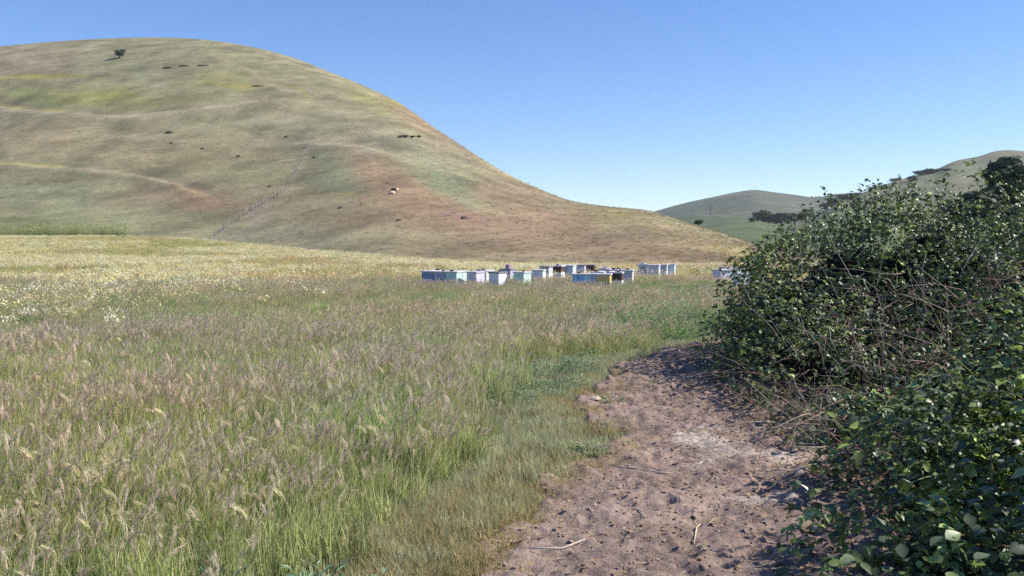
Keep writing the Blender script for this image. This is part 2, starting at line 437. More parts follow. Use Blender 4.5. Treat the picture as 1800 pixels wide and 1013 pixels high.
# ground sheet: fine near the camera, reaching the horizon
def spread(a, b, n, fine):
    u = np.linspace(-1, 1, n)
    v = np.sinh(u * 7.0) / math.sinh(7.0)
    return np.where(v < 0, -v * a, v * b)
gx = spread(-4000, 4000, 261, 1); gy = spread(-500, 4200, 321, 1)
GX, GY = np.meshgrid(gx, gy, indexing='ij')
GZ = ground_z(GX, GY)
n = fbm(GX * 0.4, GY * 0.4, 3)[..., None]
gcol = np.array((96, 92, 62), float) * (1 - n) + np.array((112, 98, 76), float) * n
far_w = sstep(60, 140, GY)[..., None]
gcol = gcol * (1 - far_w) + np.array((122, 124, 90), float) * far_w
ground = tag(obj('ground', grid_mesh('ground', GX, GY, GZ, lin_np(gcol) * 0.7), M_GROUND), 'flat field floor under the grass', kind='structure')

# ------------------------------------------------------------------ dirt path
PATH_L = [(2.6, -0.75), (3.4, -0.45), (4.2, -0.14), (4.9, 0.02), (5.5, 0.14), (6.1, 0.34), (6.6, 0.52), (7.2, 0.72), (8.0, 0.62), (9.0, 0.80), (10.2, 1.02), (11.5, 1.30), (12.6, 1.9), (13.6, 2.55), (14.6, 3.2), (16.0, 3.9), (18.5, 5.0)]
PATH_R = [(2.6, 1.1), (4.2, 1.9), (5.5, 2.6), (7.0, 3.4), (9.0, 3.6), (11.0, 3.5), (13.0, 3.5), (14.6, 3.8), (16.0, 4.4), (18.5, 5.4)]
def path_sd(x, y):
    """positive inside the dirt, metres from its ragged edge"""
    l = interp(y, PATH_L); r = interp(y, PATH_R)
    e = 0.42 * (fbm(x * 1.3 + 5, y * 0.9, 4) - 0.5) * 2 + 0.18 * (fbm(x * 5, y * 4 + 3, 3) - 0.5) * 2
    sd = np.minimum(x - l, r - x) + e
    return np.where((y < 2.7) | (y > 18), -1, sd)
US = 0.02
u = np.arange(-1.3, 4.6, US); v = np.concatenate([np.arange(2.8, 8.0, 0.02), np.arange(8.0, 18.4, 0.045)])
PXg, PYg = np.meshgrid(u, v, indexing='ij')
sd_ = path_sd(PXg, PYg)
mask = sstep(-0.12, 0.10, sd_)
clod = fbm(PXg * 5.5, PYg * 5.5, 4)
rid = np.abs(fbm(PXg * 2.6 + 9, PYg * 2.6, 4) - 0.5) * 2
PZ = ground_z(PXg, PYg) + (-0.03 + 0.085 * mask) + mask * (0.11 * (clod - 0.5) + 0.03 * (1 - rid) + 0.045 * (fbm(PXg * 13, PYg * 13, 2) - 0.5))
dent = np.zeros_like(PZ)
for _ in range(900):      # hoof and boot prints trodden into the soil when it was wet
    dy_ = 2.9 + 11.5 * rng.random() ** 1.3; dx_ = float(interp(dy_, PATH_L)) + rng.random() * 2.6
    i0 = int((dx_ + 1.3) / US); j0 = int(np.searchsorted(v, dy_)); ra, rb = .035 + .035 * rng.random(), .05 + .05 * rng.random(); an = rng.random() * 3.14
    sl = (slice(max(i0 - 9, 0), i0 + 10), slice(max(j0 - 9, 0), j0 + 10))
    qx, qy = PXg[sl] - dx_, PYg[sl] - dy_
    if qx.size == 0: continue
    q_ = ((qx * math.cos(an) + qy * math.sin(an)) / ra) ** 2 + ((-qx * math.sin(an) + qy * math.cos(an)) / rb) ** 2
    dent[sl] += (.004 + .011 * rng.random()) * (-np.exp(-q_ ** 1.5) + .55 * np.exp(-((q_ - 1.5) / .7) ** 2))
PZ = PZ + np.clip(dent, -.045, .035) * mask
tone = fbm(PXg * 1.1 + 3, PYg * 1.1, 4)[..., None]
pc = np.array((164, 144, 132), float) * (1 - tone) + np.array((138, 118, 108), float) * tone
chalk = np.zeros_like(sd_)
for cx, cy, rx, ry, st in ((1.58, 7.15, .30, .55, 1.0), (1.95, 6.75, .38, .35, .8), (1.42, 6.5, .2, .22, .6), (1.60, 5.55, .25, .2, .9), (1.75, 7.7, .22, .25, .7), (2.1, 6.2, .3, .2, .5)):
    chalk = np.maximum(chalk, st * np.exp(-(((PXg - cx) / rx) ** 2 + ((PYg - cy) / ry) ** 2)))
chalk = np.clip((chalk + 0.9 * (fbm(PXg * 9, PYg * 9, 4) - 0.5)) * 2.2 - 0.75, 0, 1)[..., None]
pc = pc * (1 - chalk * .68) + np.array((222, 208, 192), float) * chalk * .68
straw = (sstep(0.45, 0.0, sd_) * sstep(0.45, 0.6, fbm(PXg * 2, PYg * 2 + 7, 3)))[..., None]
pc = pc * (1 - .6 * straw) + np.array((160, 138, 104), float) * .6 * straw
M_DIRT = vcol_material('dry_dirt', 22.0, 0.72, 1.25, 0.95, 0.9, 0.03, 2.2)
path = tag(obj('path', grid_mesh('path', PXg, PYg, PZ, lin_np(pc) * 0.78), M_DIRT), 'worn brown dirt footpath curving between grass and brambles', kind='structure')

# ------------------------------------------------------------------ scattering by geometry nodes
def make_scatter_tree(name, coll):
    nt = bpy.data.node_groups.new(name, 'GeometryNodeTree')
    nt.interface.new_socket('Geometry', in_out='INPUT', socket_type='NodeSocketGeometry')
    nt.interface.new_socket('Geometry', in_out='OUTPUT', socket_type='NodeSocketGeometry')
    gi = nt.nodes.new('NodeGroupInput'); go = nt.nodes.new('NodeGroupOutput')
    ip = nt.nodes.new('GeometryNodeInstanceOnPoints')
    ci = nt.nodes.new('GeometryNodeCollectionInfo')
    ci.inputs['Collection'].default_value = coll
    ci.inputs['Separate Children'].default_value = True
    ci.inputs['Reset Children'].default_value = True
    def att(nm, typ):
        a = nt.nodes.new('GeometryNodeInputNamedAttribute'); a.data_type = typ; a.inputs['Name'].default_value = nm
        return [o for o in a.outputs if o.enabled and o.name == 'Attribute'][0]
    L = nt.links
    L.new(gi.outputs[0], ip.inputs['Points'])
    L.new(ci.outputs[0], ip.inputs['Instance'])
    ip.inputs['Pick Instance'].default_value = True
    L.new(att('idx', 'INT'), ip.inputs['Instance Index'])
    L.new(att('rot', 'FLOAT_VECTOR'), ip.inputs['Rotation'])
    L.new(att('scl', 'FLOAT_VECTOR'), ip.inputs['Scale'])
    L.new(ip.outputs[0], go.inputs[0])
    return nt
def scatter(name, pts, rots, scl, idx, tint, sources, parent=None):
    n = len(pts)
    me = bpy.data.meshes.new(name)
    me.vertices.add(n)
    me.vertices.foreach_set('co', np.asarray(pts, np.float32).ravel())
    for nm, typ, arr in (('rot', 'FLOAT_VECTOR', rots), ('scl', 'FLOAT_VECTOR', scl)):
        a = me.attributes.new(nm, typ, 'POINT'); a.data.foreach_set('vector', np.asarray(arr, np.float32).ravel())
    a = me.attributes.new('idx', 'INT', 'POINT'); a.data.foreach_set('value', np.asarray(idx, np.int32))
    a = me.attributes.new('tint', 'FLOAT_COLOR', 'POINT')
    t4 = np.ones((n, 4), np.float32); t4[:, :3] = tint
    a.data.foreach_set('color', t4.ravel())
    o = obj(name, me, None, parent)
    coll = bpy.data.collections.new(name + '_sources')
    for i, m in enumerate(sources):
        coll.objects.link(bpy.data.objects.new('%s_source_%02d' % (name, i), m))
    md = o.modifiers.new('scatter', 'NODES'); md.node_group = make_scatter_tree(name, coll)
    return o

def mixc(a, b, t): return tuple(a[i] * (1 - t) + b[i] * t for i in range(3))
R = random.random
def U(a, b): return a + (b - a) * random.random()

def blade(mb, x, y, h, w, lean, az, col, tipcol, seg=3):
    """one tapered, bent blade of grass"""
    fa = R() * math.pi; wx, wy = math.cos(fa) * w / 2, math.sin(fa) * w / 2
    vs = []; cs = []
    for i in range(seg):
        t = i / seg; k = 1 - 0.75 * t * t
        ox = lean * t * t * math.cos(az); oy = lean * t * t * math.sin(az); z = h * (t - 0.18 * lean / max(h, .01) * t * t)
        vs += [(x + ox - wx * k, y + oy - wy * k, z), (x + ox + wx * k, y + oy + wy * k, z)]
        c = mixc(col, tipcol, t); cs += [c, c]
    vs.append((x + lean * math.cos(az), y + lean * math.sin(az), h * (1 - 0.18 * lean / max(h, .01)))); cs.append(tipcol)
    fs = [(2 * i, 2 * i + 1, 2 * i + 3, 2 * i + 2) for i in range(seg - 1)] + [(2 * seg - 2, 2 * seg - 1, 2 * seg)]
    mb.add(vs, fs, cs)

def foxtail(mb, x, y, h, lean, az, stem, head, tip, L=0.075, awn=0.045, n=16, wid=0.0028):
    """a thin stalk that carries one bristly, nodding foxtail head"""
    ca, sa = math.cos(az), math.sin(az)
    def P(t): return Vector((x + lean * t * t * ca, y + lean * t * t * sa, h * (t - 0.12 * t * t * lean / h)))
    a, b, c = P(0), P(0.55), P(1.0)
    w = 0.0016
    for p, q in ((a, b), (b, c)):
        mb.add([p + Vector((-w, 0, 0)), p + Vector((w, 0, 0)), q + Vector((w * .8, 0, 0)), q + Vector((-w * .8, 0, 0))], [(0, 1, 2, 3)], stem)
    d = (c - b).normalized(); bend = U(0.15, 0.6)
    side = Vector((ca, sa, -0.6 * bend))
    p = c
    nseg = 5
    for s in range(nseg):
        t = s / (nseg - 1)
        dd = (d + side * bend * t * 1.2).normalized()
        e1 = dd.cross(Vector((0.2, 0.9, 0.3))).normalized(); e2 = dd.cross(e1)
        k = n // nseg
        for j in range(k):
            an = 2 * math.pi * (j + R() * .7) / k
            out = (e1 * math.cos(an) + e2 * math.sin(an))
            al = awn * U(.75, 1.2)
            q = p + dd * al + out * al * U(0.12, 0.3)
            m = p + dd * al * .3 + out * (0.006 + al * 0.1)
            sw = out.cross(dd) * wid
            mb.add([p, m - sw, q, m + sw], [(0, 1, 2, 3)], [head, head, tip, head])
        p2 = p + dd * (L / nseg)
        wa, wb = .0030 * (1.2 - .55 * t), .0030 * (1.2 - .55 * (t + .25)); g = wid / .0022
        for e in (e1, e2): mb.add([p - e * wa * g, p + e * wa * g, p2 + e * wb * g, p2 - e * wb * g], [(0, 1, 2, 3)], mixc(head, tip, t * .5))
        p = p2

G1, G2, G3 = lin((162, 172, 106)), lin((184, 187, 128)), lin((138, 158, 100))
STRAW, PURP, PALE, OLV = lin((214, 198, 162)), lin((190, 166, 152)), lin((236, 226, 204)), lin((172, 166, 116))
DKP = lin((170, 148, 124))
def tall_clump(seed, size, nb, nh, hmin, hmax, fine=True, hs=1.0):
    random.seed(seed); mb = MB()
    for _ in range(nb):
        x, y = U(-size, size), U(-size, size)
        c = mixc(random.choice((G1, G2, G3)), OLV, R() * .35)
        if R() < .08: c = mixc(c, STRAW, .7)
        blade(mb, x, y, U(hmin, hmax) * U(.6, 1.0), U(.005, .010) * (1 if fine else 2.2), U(0, .16), U(-1.6, 1.6) if R() < .75 else R() * 6.28, mixc(c, (.02, .03, .01), .2), mixc(c, STRAW, R() * .4))
    for _ in range(nh):
        x, y = U(-size, size), U(-size, size)
        r = R()
        hd = PURP if r < .46 else (STRAW if r < .60 else (mixc(PURP, G2, .5) if r < .8 else DKP))
        hd = mixc(hd, PALE, R() * .25)
        foxtail(mb, x, y, U(hmin, hmax) * U(.9, 1.15), U(.01, .17), U(-.8, .8) if R() < .65 else R() * 6.28, mixc(G1, OLV, .5), hd, mixc(hd, PALE, .42),
                U(.045, .065) * hs, U(.026, .044) * hs, 15 if fine else 5, .0022 if fine else .006)
    me = mb.mesh('grass', False); me.materials.append(M_GRASS)
    return me
def short_clump(seed, size, nb, hmin, hmax, cols, wide=1.0, spread_=0.08):
    random.seed(seed); mb = MB()
    for _ in range(nb):
        r = size * math.sqrt(R()); a = R() * 6.28
        c = random.choice(cols); c = mixc(c, random.choice(cols), R() * .6)
        blade(mb, r * math.cos(a), r * math.sin(a), U(hmin, hmax), U(.003, .006) * wide, U(0, spread_), R() * 6.28, mixc(c, (.02, .03, .01), .3), mixc(c, STRAW, R() * .35))
    me = mb.mesh('grass', False); me.materials.append(M_GRASS)
    return me
def leafy(seed, size, n, hmin, hmax, lf, cols, lw=.45):
    """a low broad-leaved weed: leaves on short hidden stems"""
    random.seed(seed); mb = MB()
    for _ in range(n):
        r = size * math.sqrt(R()); a = R() * 6.28
        z = U(.15, 1) * U(hmin, hmax) * (1 - .6 * (r / size) ** 2)
        p = Vector((r * math.cos(a), r * math.sin(a), z)); az = a + U(-1.2, 1.2); el = U(-.2, .9)
        d = Vector((math.cos(az) * math.cos(el), math.sin(az) * math.cos(el), math.sin(el))); sd2 = d.cross(Vector((0, 0, 1))).normalized()
        l = lf * U(.6, 1.3); up = sd2.cross(d)
        c = mixc(random.choice(cols), random.choice(cols), R())
        mb.add([p, p + d * l * .45 - sd2 * l * lw * .5 + up * l * .08, p + d * l - up * l * .12, p + d * l * .45 + sd2 * l * lw * .5 + up * l * .08], [(0, 1, 2), (0, 2, 3)], [mixc(c, (0.01, .02, .01), .3), c, c, c])
    return mb
def flowers(seed, size, nst, h0, h1, petal, nfl=7, fs=.013):
    """wild mustard / radish: sparse stems with clusters of pale yellow flowers"""
    random.seed(seed); mb = leafy(seed + 1, size * .8, nst * 4, h0 * .4, h0 * .8, .07, (G1, G3), .35)
    for _ in range(nst):
        x, y = U(-size, size), U(-size, size); h = U(h0, h1); az = R() * 6.28; ln = U(0, .1)
        blade(mb, x, y, h, .006, ln, az, mixc(G1, G3, R()), mixc(G1, G2, R()), 2)
        tx, ty = x + ln * math.cos(az), y + ln * math.sin(az)
        for _ in range(nfl):
            p = Vector((tx + U(-.06, .06), ty + U(-.06, .06), h - U(0, .12) + .03)); s = fs * U(.7, 1.4)
            nrm = Vector((U(-1, 1), U(-1, 1), U(.3, 1))).normalized(); e1 = nrm.cross(Vector((.3, .8, .1))).normalized() * s; e2 = nrm.cross(e1)
            c = mixc(petal, PALE, R() * .5)
            mb.add([p + e1, p + e2, p - e1, p - e2], [(0, 1, 2, 3)], c)
    me = mb.mesh('flowers', False); me.materials.append(M_GRASS)
    return me

def wedge_points(n, d0, d1, px0=-160, px1=1960, power=2.0):
    """points over the field in front of the camera, even per square metre"""
    D = (d0 ** power + rng.random(n) * (d1 ** power - d0 ** power)) ** (1 / power)
    px = px0 + rng.random(n) * (px1 - px0)
    return (px - W / 2) / F * D, D, px
def field_edge(px): return interp(px, HILL_DB)
BUSHES = [(4.7, 12.8, 1.2, 1.6), (2.95, 7.2, .7, .7), (5.2, 11.2, 1.6, 1.8), (3.5, 10.6, 0.9, 1.4), (6.0, 9.3, 1.8, 1.8), (4.0, 8.4, 1.2, 1.1), (3.2, 5.6, 1.0, 1.0), (4.6, 6.6, 1.3, 1.3), (2.35, 4.2, .7, .7), (3.3, 4.0, .9, .9)]
def in_bush(x, y):
    r = np.zeros(np.shape(x), bool)
    for bx, by, ra, rb in BUSHES: r |= ((x - bx) / ra) ** 2 + ((y - by) / rb) ** 2 < 1
    return r
HIVE_SPOTS = []      # filled by the hives: x, y, radius kept free of plants

# ------------------------------------------------------------------ bee hives
PAINT = {}
def paint(nm, c, k=1.0, dirt=.5):
    if nm not in PAINT: PAINT[nm] = paint_material('paint_' + nm, lin(c, k), dirt)
    return PAINT[nm]
HC = dict(white=((232, 230, 232), .95), cream=((214, 208, 196), .9), grey=((196, 194, 198), .9), blue=((136, 188, 226), .95), pale_blue=((188, 208, 220), .95), yellow=((226, 196, 124), .85),
          purple=((172, 134, 176), .8), teal=((186, 216, 206), .92), mint=((206, 226, 224), .9), violet=((176, 174, 196), .9), navy=((140, 152, 186), .9), brown=((92, 72, 66), .8), shade_tinted_white=((206, 206, 226), .92), lid=((214, 208, 210), .85), lid_grey=((150, 144, 150), .8), dark=((52, 46, 46), .8))  # the bluish near-white is white paint with the tint of shade put in
def hp(c): return paint(c, HC[c][0], HC[c][1], .35 if c in ('white', 'shade_tinted_white', 'lid') else .5)
def box_mesh(w, d, h):
    """hive body: a bevelled box with a recessed hand hold in each end and side"""
    mb = MB(); hx, hy = w / 2, d / 2
    def wall(o, ux, L):
        # o: corner, ux: direction along the wall, outward normal to its right
        nx = Vector((ux[1], -ux[0], 0)); ux = Vector((*ux, 0))
        xs = [0, L * .34, L * .66, L]; zs = [0, h * .56, h * .70, h]
        vs = [Vector(o) + ux * a + Vector((0, 0, b)) for b in zs for a in xs]
        fs = []
        for j in range(3):
            for i in range(3):
                if (i, j) == (1, 1): continue
                k = j * 4 + i; fs.append((k, k + 1, k + 5, k + 4))
        q = [5, 6, 10, 9]; b = len(vs)
        for n_, e in enumerate(q): vs.append(vs[e] - nx * (0.006 if n_ < 2 else 0.03))
        for n_ in range(4): fs.append((q[n_], q[(n_ + 1) % 4], b + (n_ + 1) % 4, b + n_))
        fs.append((b, b + 1, b + 2, b + 3))
        mb.add(vs, fs, (1, 1, 1))
    wall((-hx, -hy, 0), (1, 0), w); wall((hx, -hy, 0), (0, 1), d); wall((hx, hy, 0), (-1, 0), w); wall((-hx, hy, 0), (0, -1), d)
    mb.add([(-hx, -hy, 0), (hx, -hy, 0), (hx, hy, 0), (-hx, hy, 0), (-hx, -hy, h), (hx, -hy, h), (hx, hy, h), (-hx, hy, h)], [(3, 2, 1, 0), (4, 5, 6, 7)], (1, 1, 1))
    me = mb.mesh('hive_box', False)
    return me
_hm = {}
def hive_mesh(key, mat, fn):
    k = (key, mat.name)
    if k not in _hm:
        m = fn(); m.materials.append(mat); _hm[k] = m
    return _hm[k]
def lid_mesh(w, d):
    mb = MB(); a, b = w / 2 + .025, d / 2 + .025
    mb.box(-a, a, -b, b, 0, .022)
    mb.box(-a - .006, a + .006, -b - .006, b + .006, .0221, .05)
    return mb.mesh('hive_lid', False)
def base_mesh(w, d):
    mb = MB()
    for sx in (-1, 0, 1): mb.box(sx * (w / 2 - .04) - .035, sx * (w / 2 - .04) + .035, -d / 2 - .05, d / 2 + .05, 0, .085, lin((120, 110, 100)))
    mb.box(-w / 2, w / 2, -d / 2 - .07, d / 2 + .02, .0852, .11, lin((120, 110, 100)))
    return mb.mesh('bottom_board', False)
BOXH = .245
def hive(px, D, yaw, boxes, label, lid='lid', w=.42, d=.51, group='bee hives in the field', hs=None, off=None, slot=None):
    t = (px - W / 2) / F
    x, y = t * D, D
    z = float(ground_z(x, y))
    r = thing('beehive', label, 'beehive', (x, y, z), math.radians(yaw), group)
    bb = hive_mesh(('base', w, d), M_WOOD, lambda: base_mesh(w, d)); obj('bottom_board', bb, None, r)
    zz = .111
    for i, c in enumerate(boxes):
        h = BOXH if not hs else hs[i]
        o = obj('hive_box', hive_mesh(('box', w, d, h), hp(c), lambda: box_mesh(w, d, h)), None, r, (0, 0, zz))
        if slot and slot[i]:
            for q in range(slot[i]):
                mb = MB(); z0 = h * (.3 + .4 * q / max(slot[i] - 1, 1)); mb.box(-w * .36, w * .36, -d / 2 - .006, -d / 2 + .004, z0, z0 + .022)
                mb.build('entrance_slot', hp('dark'), o, False)
        zz += h + .003
    obj('lid', hive_mesh(('lid', w, d), hp(lid), lambda: lid_mesh(w, d)), None, r, (0, 0, zz))
    HIVE_SPOTS.append((x, y, .42))
    return r, zz + .05
def lid_block(hv, dx, dy, s, c, label, tall=1.0):
    r, top = hv
    mb = MB(); mb.box(-s, s, -s * .6, s * .6, 0, s * .8 * tall)
    p = r.location + Matrix.Rotation(r.rotation_euler[2], 3, 'Z') @ Vector((dx, dy, top + .002))
    o = mb.build('lid_weight', hp(c), None, False, p); o.rotation_euler = (0, 0, r.rotation_euler[2] + U(-.4, .4))
    b = o.modifiers.new('bevel', 'BEVEL'); b.width = .008; b.segments = 2
    tag(o, label, 'weight', 'small weights on the hive lids')

# pallet of six on the left: three across, two deep
A1 = []
ya = math.radians(-21); ax = Vector((math.cos(ya), math.sin(ya))); ay = Vector((-math.sin(ya), math.cos(ya)))
o = at(803, 425, 31.5); near = Vector((o.x, o.y))
names = [[('pale_blue', 'teal', 'teal-fronted two-box hive at the near right corner of the left pallet'), ('navy', 'violet', 'dark violet two-box hive in the middle of the left pallet front'), ('white', 'navy', 'blue two-box hive at the left end of the left pallet')],
         [('mint', 'mint', 'pale mint hive behind the teal one on the left pallet'), ('white', 'grey', 'grey hive in the back row middle of the left pallet'), ('white', 'cream', 'cream hive at the back left corner of the left pallet')]]
for row in range(2):
    for i in range(3):
        c = near - ax * (.24 + .47 * i) + ay * (.27 + .56 * row)
        a, b, lab = names[row][i]
        A1.append(hive(900 + F * c.x / c.y, c.y, -21, (a, b), lab, lid=('lid', 'lid', 'lid_grey')[(i + row) % 3] if row else 'lid', group='hives on the left pallet', w=.44))
lid_block(A1[0], -.05, -.08, .06, 'dark', 'dark block on the lid of the teal hive, left pallet')
lid_block(A1[1], .05, .0, .05, 'dark', 'dark block on the middle front lid of the left pallet')
lid_block(A1[5], .0, .05, .07, 'brown', 'brown block on the back left lid of the left pallet')
h = hive(836, 31.8, -33, ('shade_tinted_white', 'shade_tinted_white'), 'off-white hive just right of the left pallet')
lid_block(h, .1, .1, .07, 'purple', 'dull purple block on the first white hive right of the left pallet')
h = hive(853.5, 33.2, -33, ('white', 'cream'), 'cream hive mostly hidden behind the first white hive')
lid_block(h, -.1, 0, .06, 'dark', 'dark block on the half hidden cream hive')
h = hive(875, 31.4, -33, ('shade_tinted_white', 'white'), 'white hive with dark lid edge left of the teal hive', lid='lid_grey')
lid_block(h, .05, .05, .05, 'dark', 'dark block on the grey lid left of the teal hive')
h = hive(893, 34.5, -24, ('shade_tinted_white', 'violet'), 'small violet and white hive tucked behind, left of the teal hive', lid='lid_grey')
lid_block(h, 0, 0, .09, 'purple', 'tall pinkish block standing on the violet hive', 2.2)
h = hive(918, 31.6, -31, ('teal', 'teal'), 'pale teal hive standing alone in the middle of the row')
lid_block(h, .05, 0, .05, 'dark', 'dark block on the lone pale teal hive')
h = hive(947, 33.5, -14, ('white', 'white'), 'plain white hive at the right end of the front row')
hive(960, 38.0, -22, ('white', 'grey'), 'grey hive with broad lid behind the end of the front row', lid='lid_grey')
h = hive(981, 39.0, -22, ('white', 'brown'), 'dark brown fronted hive in the far group', w=.46)
lid_block(h, 0, 0, .08, 'purple', 'dull block on the dark brown hive')
hive(993, 40.0, -24, ('white', 'white'), 'white hive next to the dark brown one')
hive(1002, 39.5, -20, ('pale_blue', 'pale_blue'), 'pale blue hive at the right end of the far group')
hive(1021, 43, -12, ('white', 'shade_tinted_white'), 'low white hive half sunk in far grass', lid='lid_grey', hs=(.16, .245))
hive(1038, 43.5, -12, ('grey', 'brown'), 'dark weathered hive half sunk in far grass', lid='lid_grey', hs=(.16, .245), slot=(0, 2))
# centre group with the coloured fronts
GB = 'hives of the coloured centre group'
B1 = hive(1018.5, 29.6, -8, ('dark', 'blue'), 'bright blue hive at the left of the coloured centre group', group=GB)
B2 = hive(1039.5, 29.7, -8, ('grey', 'pale_blue'), 'pale blue hive between the bright blue and the yellow one', group=GB)
B3 = hive(1062.5, 29.4, -12, ('purple', 'yellow'), 'yellow over purple hive in the coloured centre group', group=GB)
lid_block(B1, -.02, .05, .05, 'dark', 'dark block on the bright blue hive')
for px, D, cs, lab, ld in ((1052, 31.6, ('white', 'shade_tinted_white'), 'shade-tinted white hive behind the pale blue one in the centre group', 'lid'), (1067, 32.2, ('white', 'white'), 'white hive second row behind the yellow one', 'lid'),
                       (1084, 31.4, ('white', 'brown'), 'dark fronted hive right of the yellow one', 'lid'), (1077, 34.0, ('white', 'white'), 'white hive third row of the centre group', 'lid'),
                       (1091, 34.2, ('white', 'shade_tinted_white'), 'shade-tinted white hive third row right in the centre group', 'lid_grey'), (1103, 33.4, ('white', 'grey'), 'grey fronted hive at the right end of the centre group', 'lid'), (1064, 35.5, ('cream', 'white'), 'cream hive at the back left of the centre group', 'lid')):
    h = hive(px, D, -14, cs, lab, lid=ld, group=GB)
    if R() < .8: lid_block(h, U(-.1, .1), U(-.1, .1), U(.05, .08), random.choice(('dark', 'purple', 'brown')), 'block on the ' + lab)
GD = 'far right row of hives'
h = hive(1130, 39.5, -9, ('white', 'white'), 'tall white hive with dark slots at the left of the right row', hs=(.245, .3), slot=(0, 3), group=GD)
lid_block(h, 0, 0, .09, 'grey', 'grey block on the slotted white hive')
h = hive(1150, 39, -16, ('white', 'shade_tinted_white'), 'broad pale hive second in the right row', w=.46, hs=(.245, .29), group=GD)
hive(1165, 40.5, -16, ('white', 'grey'), 'grey hive third in the right row', group=GD, hs=(.245, .28))
hive(1178.5, 41, -16, ('white', 'pale_blue'), 'slate blue hive at the right end of the right row', group=GD, hs=(.245, .28))
GE = 'hives beside the brambles'
for px, D, yaw, cs, lab, ld in ((1268, 33.5, 22, ('white', 'shade_tinted_white'), 'shade-tinted white hive at the left of the group by the brambles', 'lid'), (1282, 34.2, 22, ('navy', 'teal'), 'greenish hive in the group by the brambles', 'lid'),
                            (1279, 36.2, 22, ('white', 'cream'), 'cream hive at the back of the group by the brambles', 'lid_grey'), (1296, 36.4, 22, ('white', 'white'), 'white hive at the back, half hidden by bramble leaves', 'lid'),
                            (1305, 30, 16, ('white', 'white'), 'nearest white hive, half hidden by the bramble edge', 'lid')):
    h = hive(px, D, yaw, cs, lab, lid=ld, group=GE)
    if R() < .7: lid_block(h, U(-.1, .1), U(-.1, .1), U(.05, .07), random.choice(('dark', 'brown')), 'block on the ' + lab)

# ------------------------------------------------------------------ field plants
def clear_of(x, y, pad=0.0):
    k = np.ones(len(x), bool)
    for hx, hy, r in HIVE_SPOTS: k &= (x - hx) ** 2 + (y - hy) ** 2 > (r + pad) ** 2
    return k
def tints(n, base, var=.15):
    t = np.ones((n, 3)) * np.asarray(base)
    t *= 1 + var * (rng.random((n, 1)) * 2 - 1)
    return t
def lay(name, label, x, y, sources, s0, s1, yaw, tint, cat=None, zoff=0.0, tilt=.08, drift=0):
    n = len(x)
    z = ground_z(x, y) + zoff
    rot = np.stack([(rng.random(n) - .5) * 2 * tilt, (rng.random(n) - .5) * 2 * tilt, (rng.random(n) - .5) * 2 * yaw], 1)
    s = s0 + rng.random(n) * (s1 - s0)
    scl = np.stack([s, s, s * (.85 + .3 * rng.random(n))], 1)
    idx = rng.integers(0, len(sources), n)
    if drift:      # seed heads stand in drifts with greener grass between them
        f = fbm(x * drift + 71, y * drift * .8 + 33, 4)
        h_ = len(sources) // 2
        idx = np.where(rng.random(n) < sstep(.36, .64, f), rng.integers(0, h_, n), rng.integers(h_, 2 * h_, n))
        scl = scl * (.78 + .5 * fbm(x * drift * 1.7 + 5, y * drift * 1.5, 3))[:, None]
    o = scatter(name, np.stack([x, y, z], 1), rot, scl, idx, tint, sources)
    return tag(o, label, cat or 'grass', kind='stuff')

def field_tint(x, y, px):
    """broad drifts: greener by the path, purple-tan further out, straw towards the far edge"""
    d = np.hypot(x, y)
    n = fbm(x * .22 + 3, y * .14 + 5, 3); n2 = fbm(x * .6 + 13, y * .4 + 1, 3)
    t = np.ones((len(x), 3))
    dry = np.clip(sstep(.42, .68, n) * .8 + sstep(8, 30, d) * .35, 0, 1)[:, None]
    t = t * (1 - dry) + np.array([1.07, 1.03, .98]) * dry
    g = sstep(.55, .75, n2)[:, None] * .6
    t = t * (1 - g) + np.array([.82, 1.0, .84]) * g
    nr = sstep(9, 5, d)[:, None]
    t = t * (1 - nr) + t * np.array([.98, 1.02, .92]) * nr
    return t * (1 + .12 * (rng.random((len(x), 1)) * 2 - 1))

# 1. foxtail grass: near, middle, far
near_src = [tall_clump(100 + i, .11, 62, (4, 3, 5, 3, 0, 0, 1, 1)[i], .22, .42, True, 1.4) for i in range(8)]
x, y, px = wedge_points(7600, 2.6, 13.5, -260, 1560)
sd0 = path_sd(x, y)
dens = sstep(-.75, -1.4, sd0 + .5 * (fbm(x * .9, y * .9, 3) - .5))
k = (rng.random(len(x)) < dens) & ~in_bush(x, y) & (px < 1330)
x1, y1, p1 = x[k], y[k], px[k]
lay('foxtail_grass', 'tall green foxtail grass with feathery purple-tan heads in the foreground', x1, y1, near_src, .72, 1.05, .9, field_tint(x1, y1, p1), tilt=.2, drift=.75)
mid_src = [tall_clump(200 + i, .22, 120, (14, 10, 15, 11, 3, 4, 3, 1)[i], .22, .40, True) for i in range(8)]
x, y, px = wedge_points(9500, 12.5, 34, -160, 1500)
sd0 = path_sd(x, y)
gp = fbm(x * .25 + 40, y * .16 + 2, 3)
k = (sd0 < -.5) & ~in_bush(x, y) & clear_of(x, y) & (px < 1420) & ((rng.random(len(x)) < .9) | (gp < .55))
x1, y1, p1 = x[k], y[k], px[k]
lay('meadow_grass', 'foxtail meadow with tan seed heads across the middle of the field', x1, y1, mid_src, .7, 1.0, .9, field_tint(x1, y1, p1), tilt=.15, drift=.4)
far_src = [tall_clump(300 + i, .42, 90, (14, 10, 16, 12, 2, 4, 2, 3)[i], .22, .38, False) for i in range(8)]
x, y, px = wedge_points(30000, 33, 195, -160, 1500, 1.7)
k = clear_of(x, y) & (y < field_edge(px) + 2)
x1, y1, p1 = x[k], y[k], px[k]
lay('far_meadow_grass', 'pale dry meadow running to the foot of the hill', x1, y1, far_src, .7, 1.05, .6, field_tint(x1, y1, p1) * np.array([1.34, 1.2, 1.12]), drift=.15)

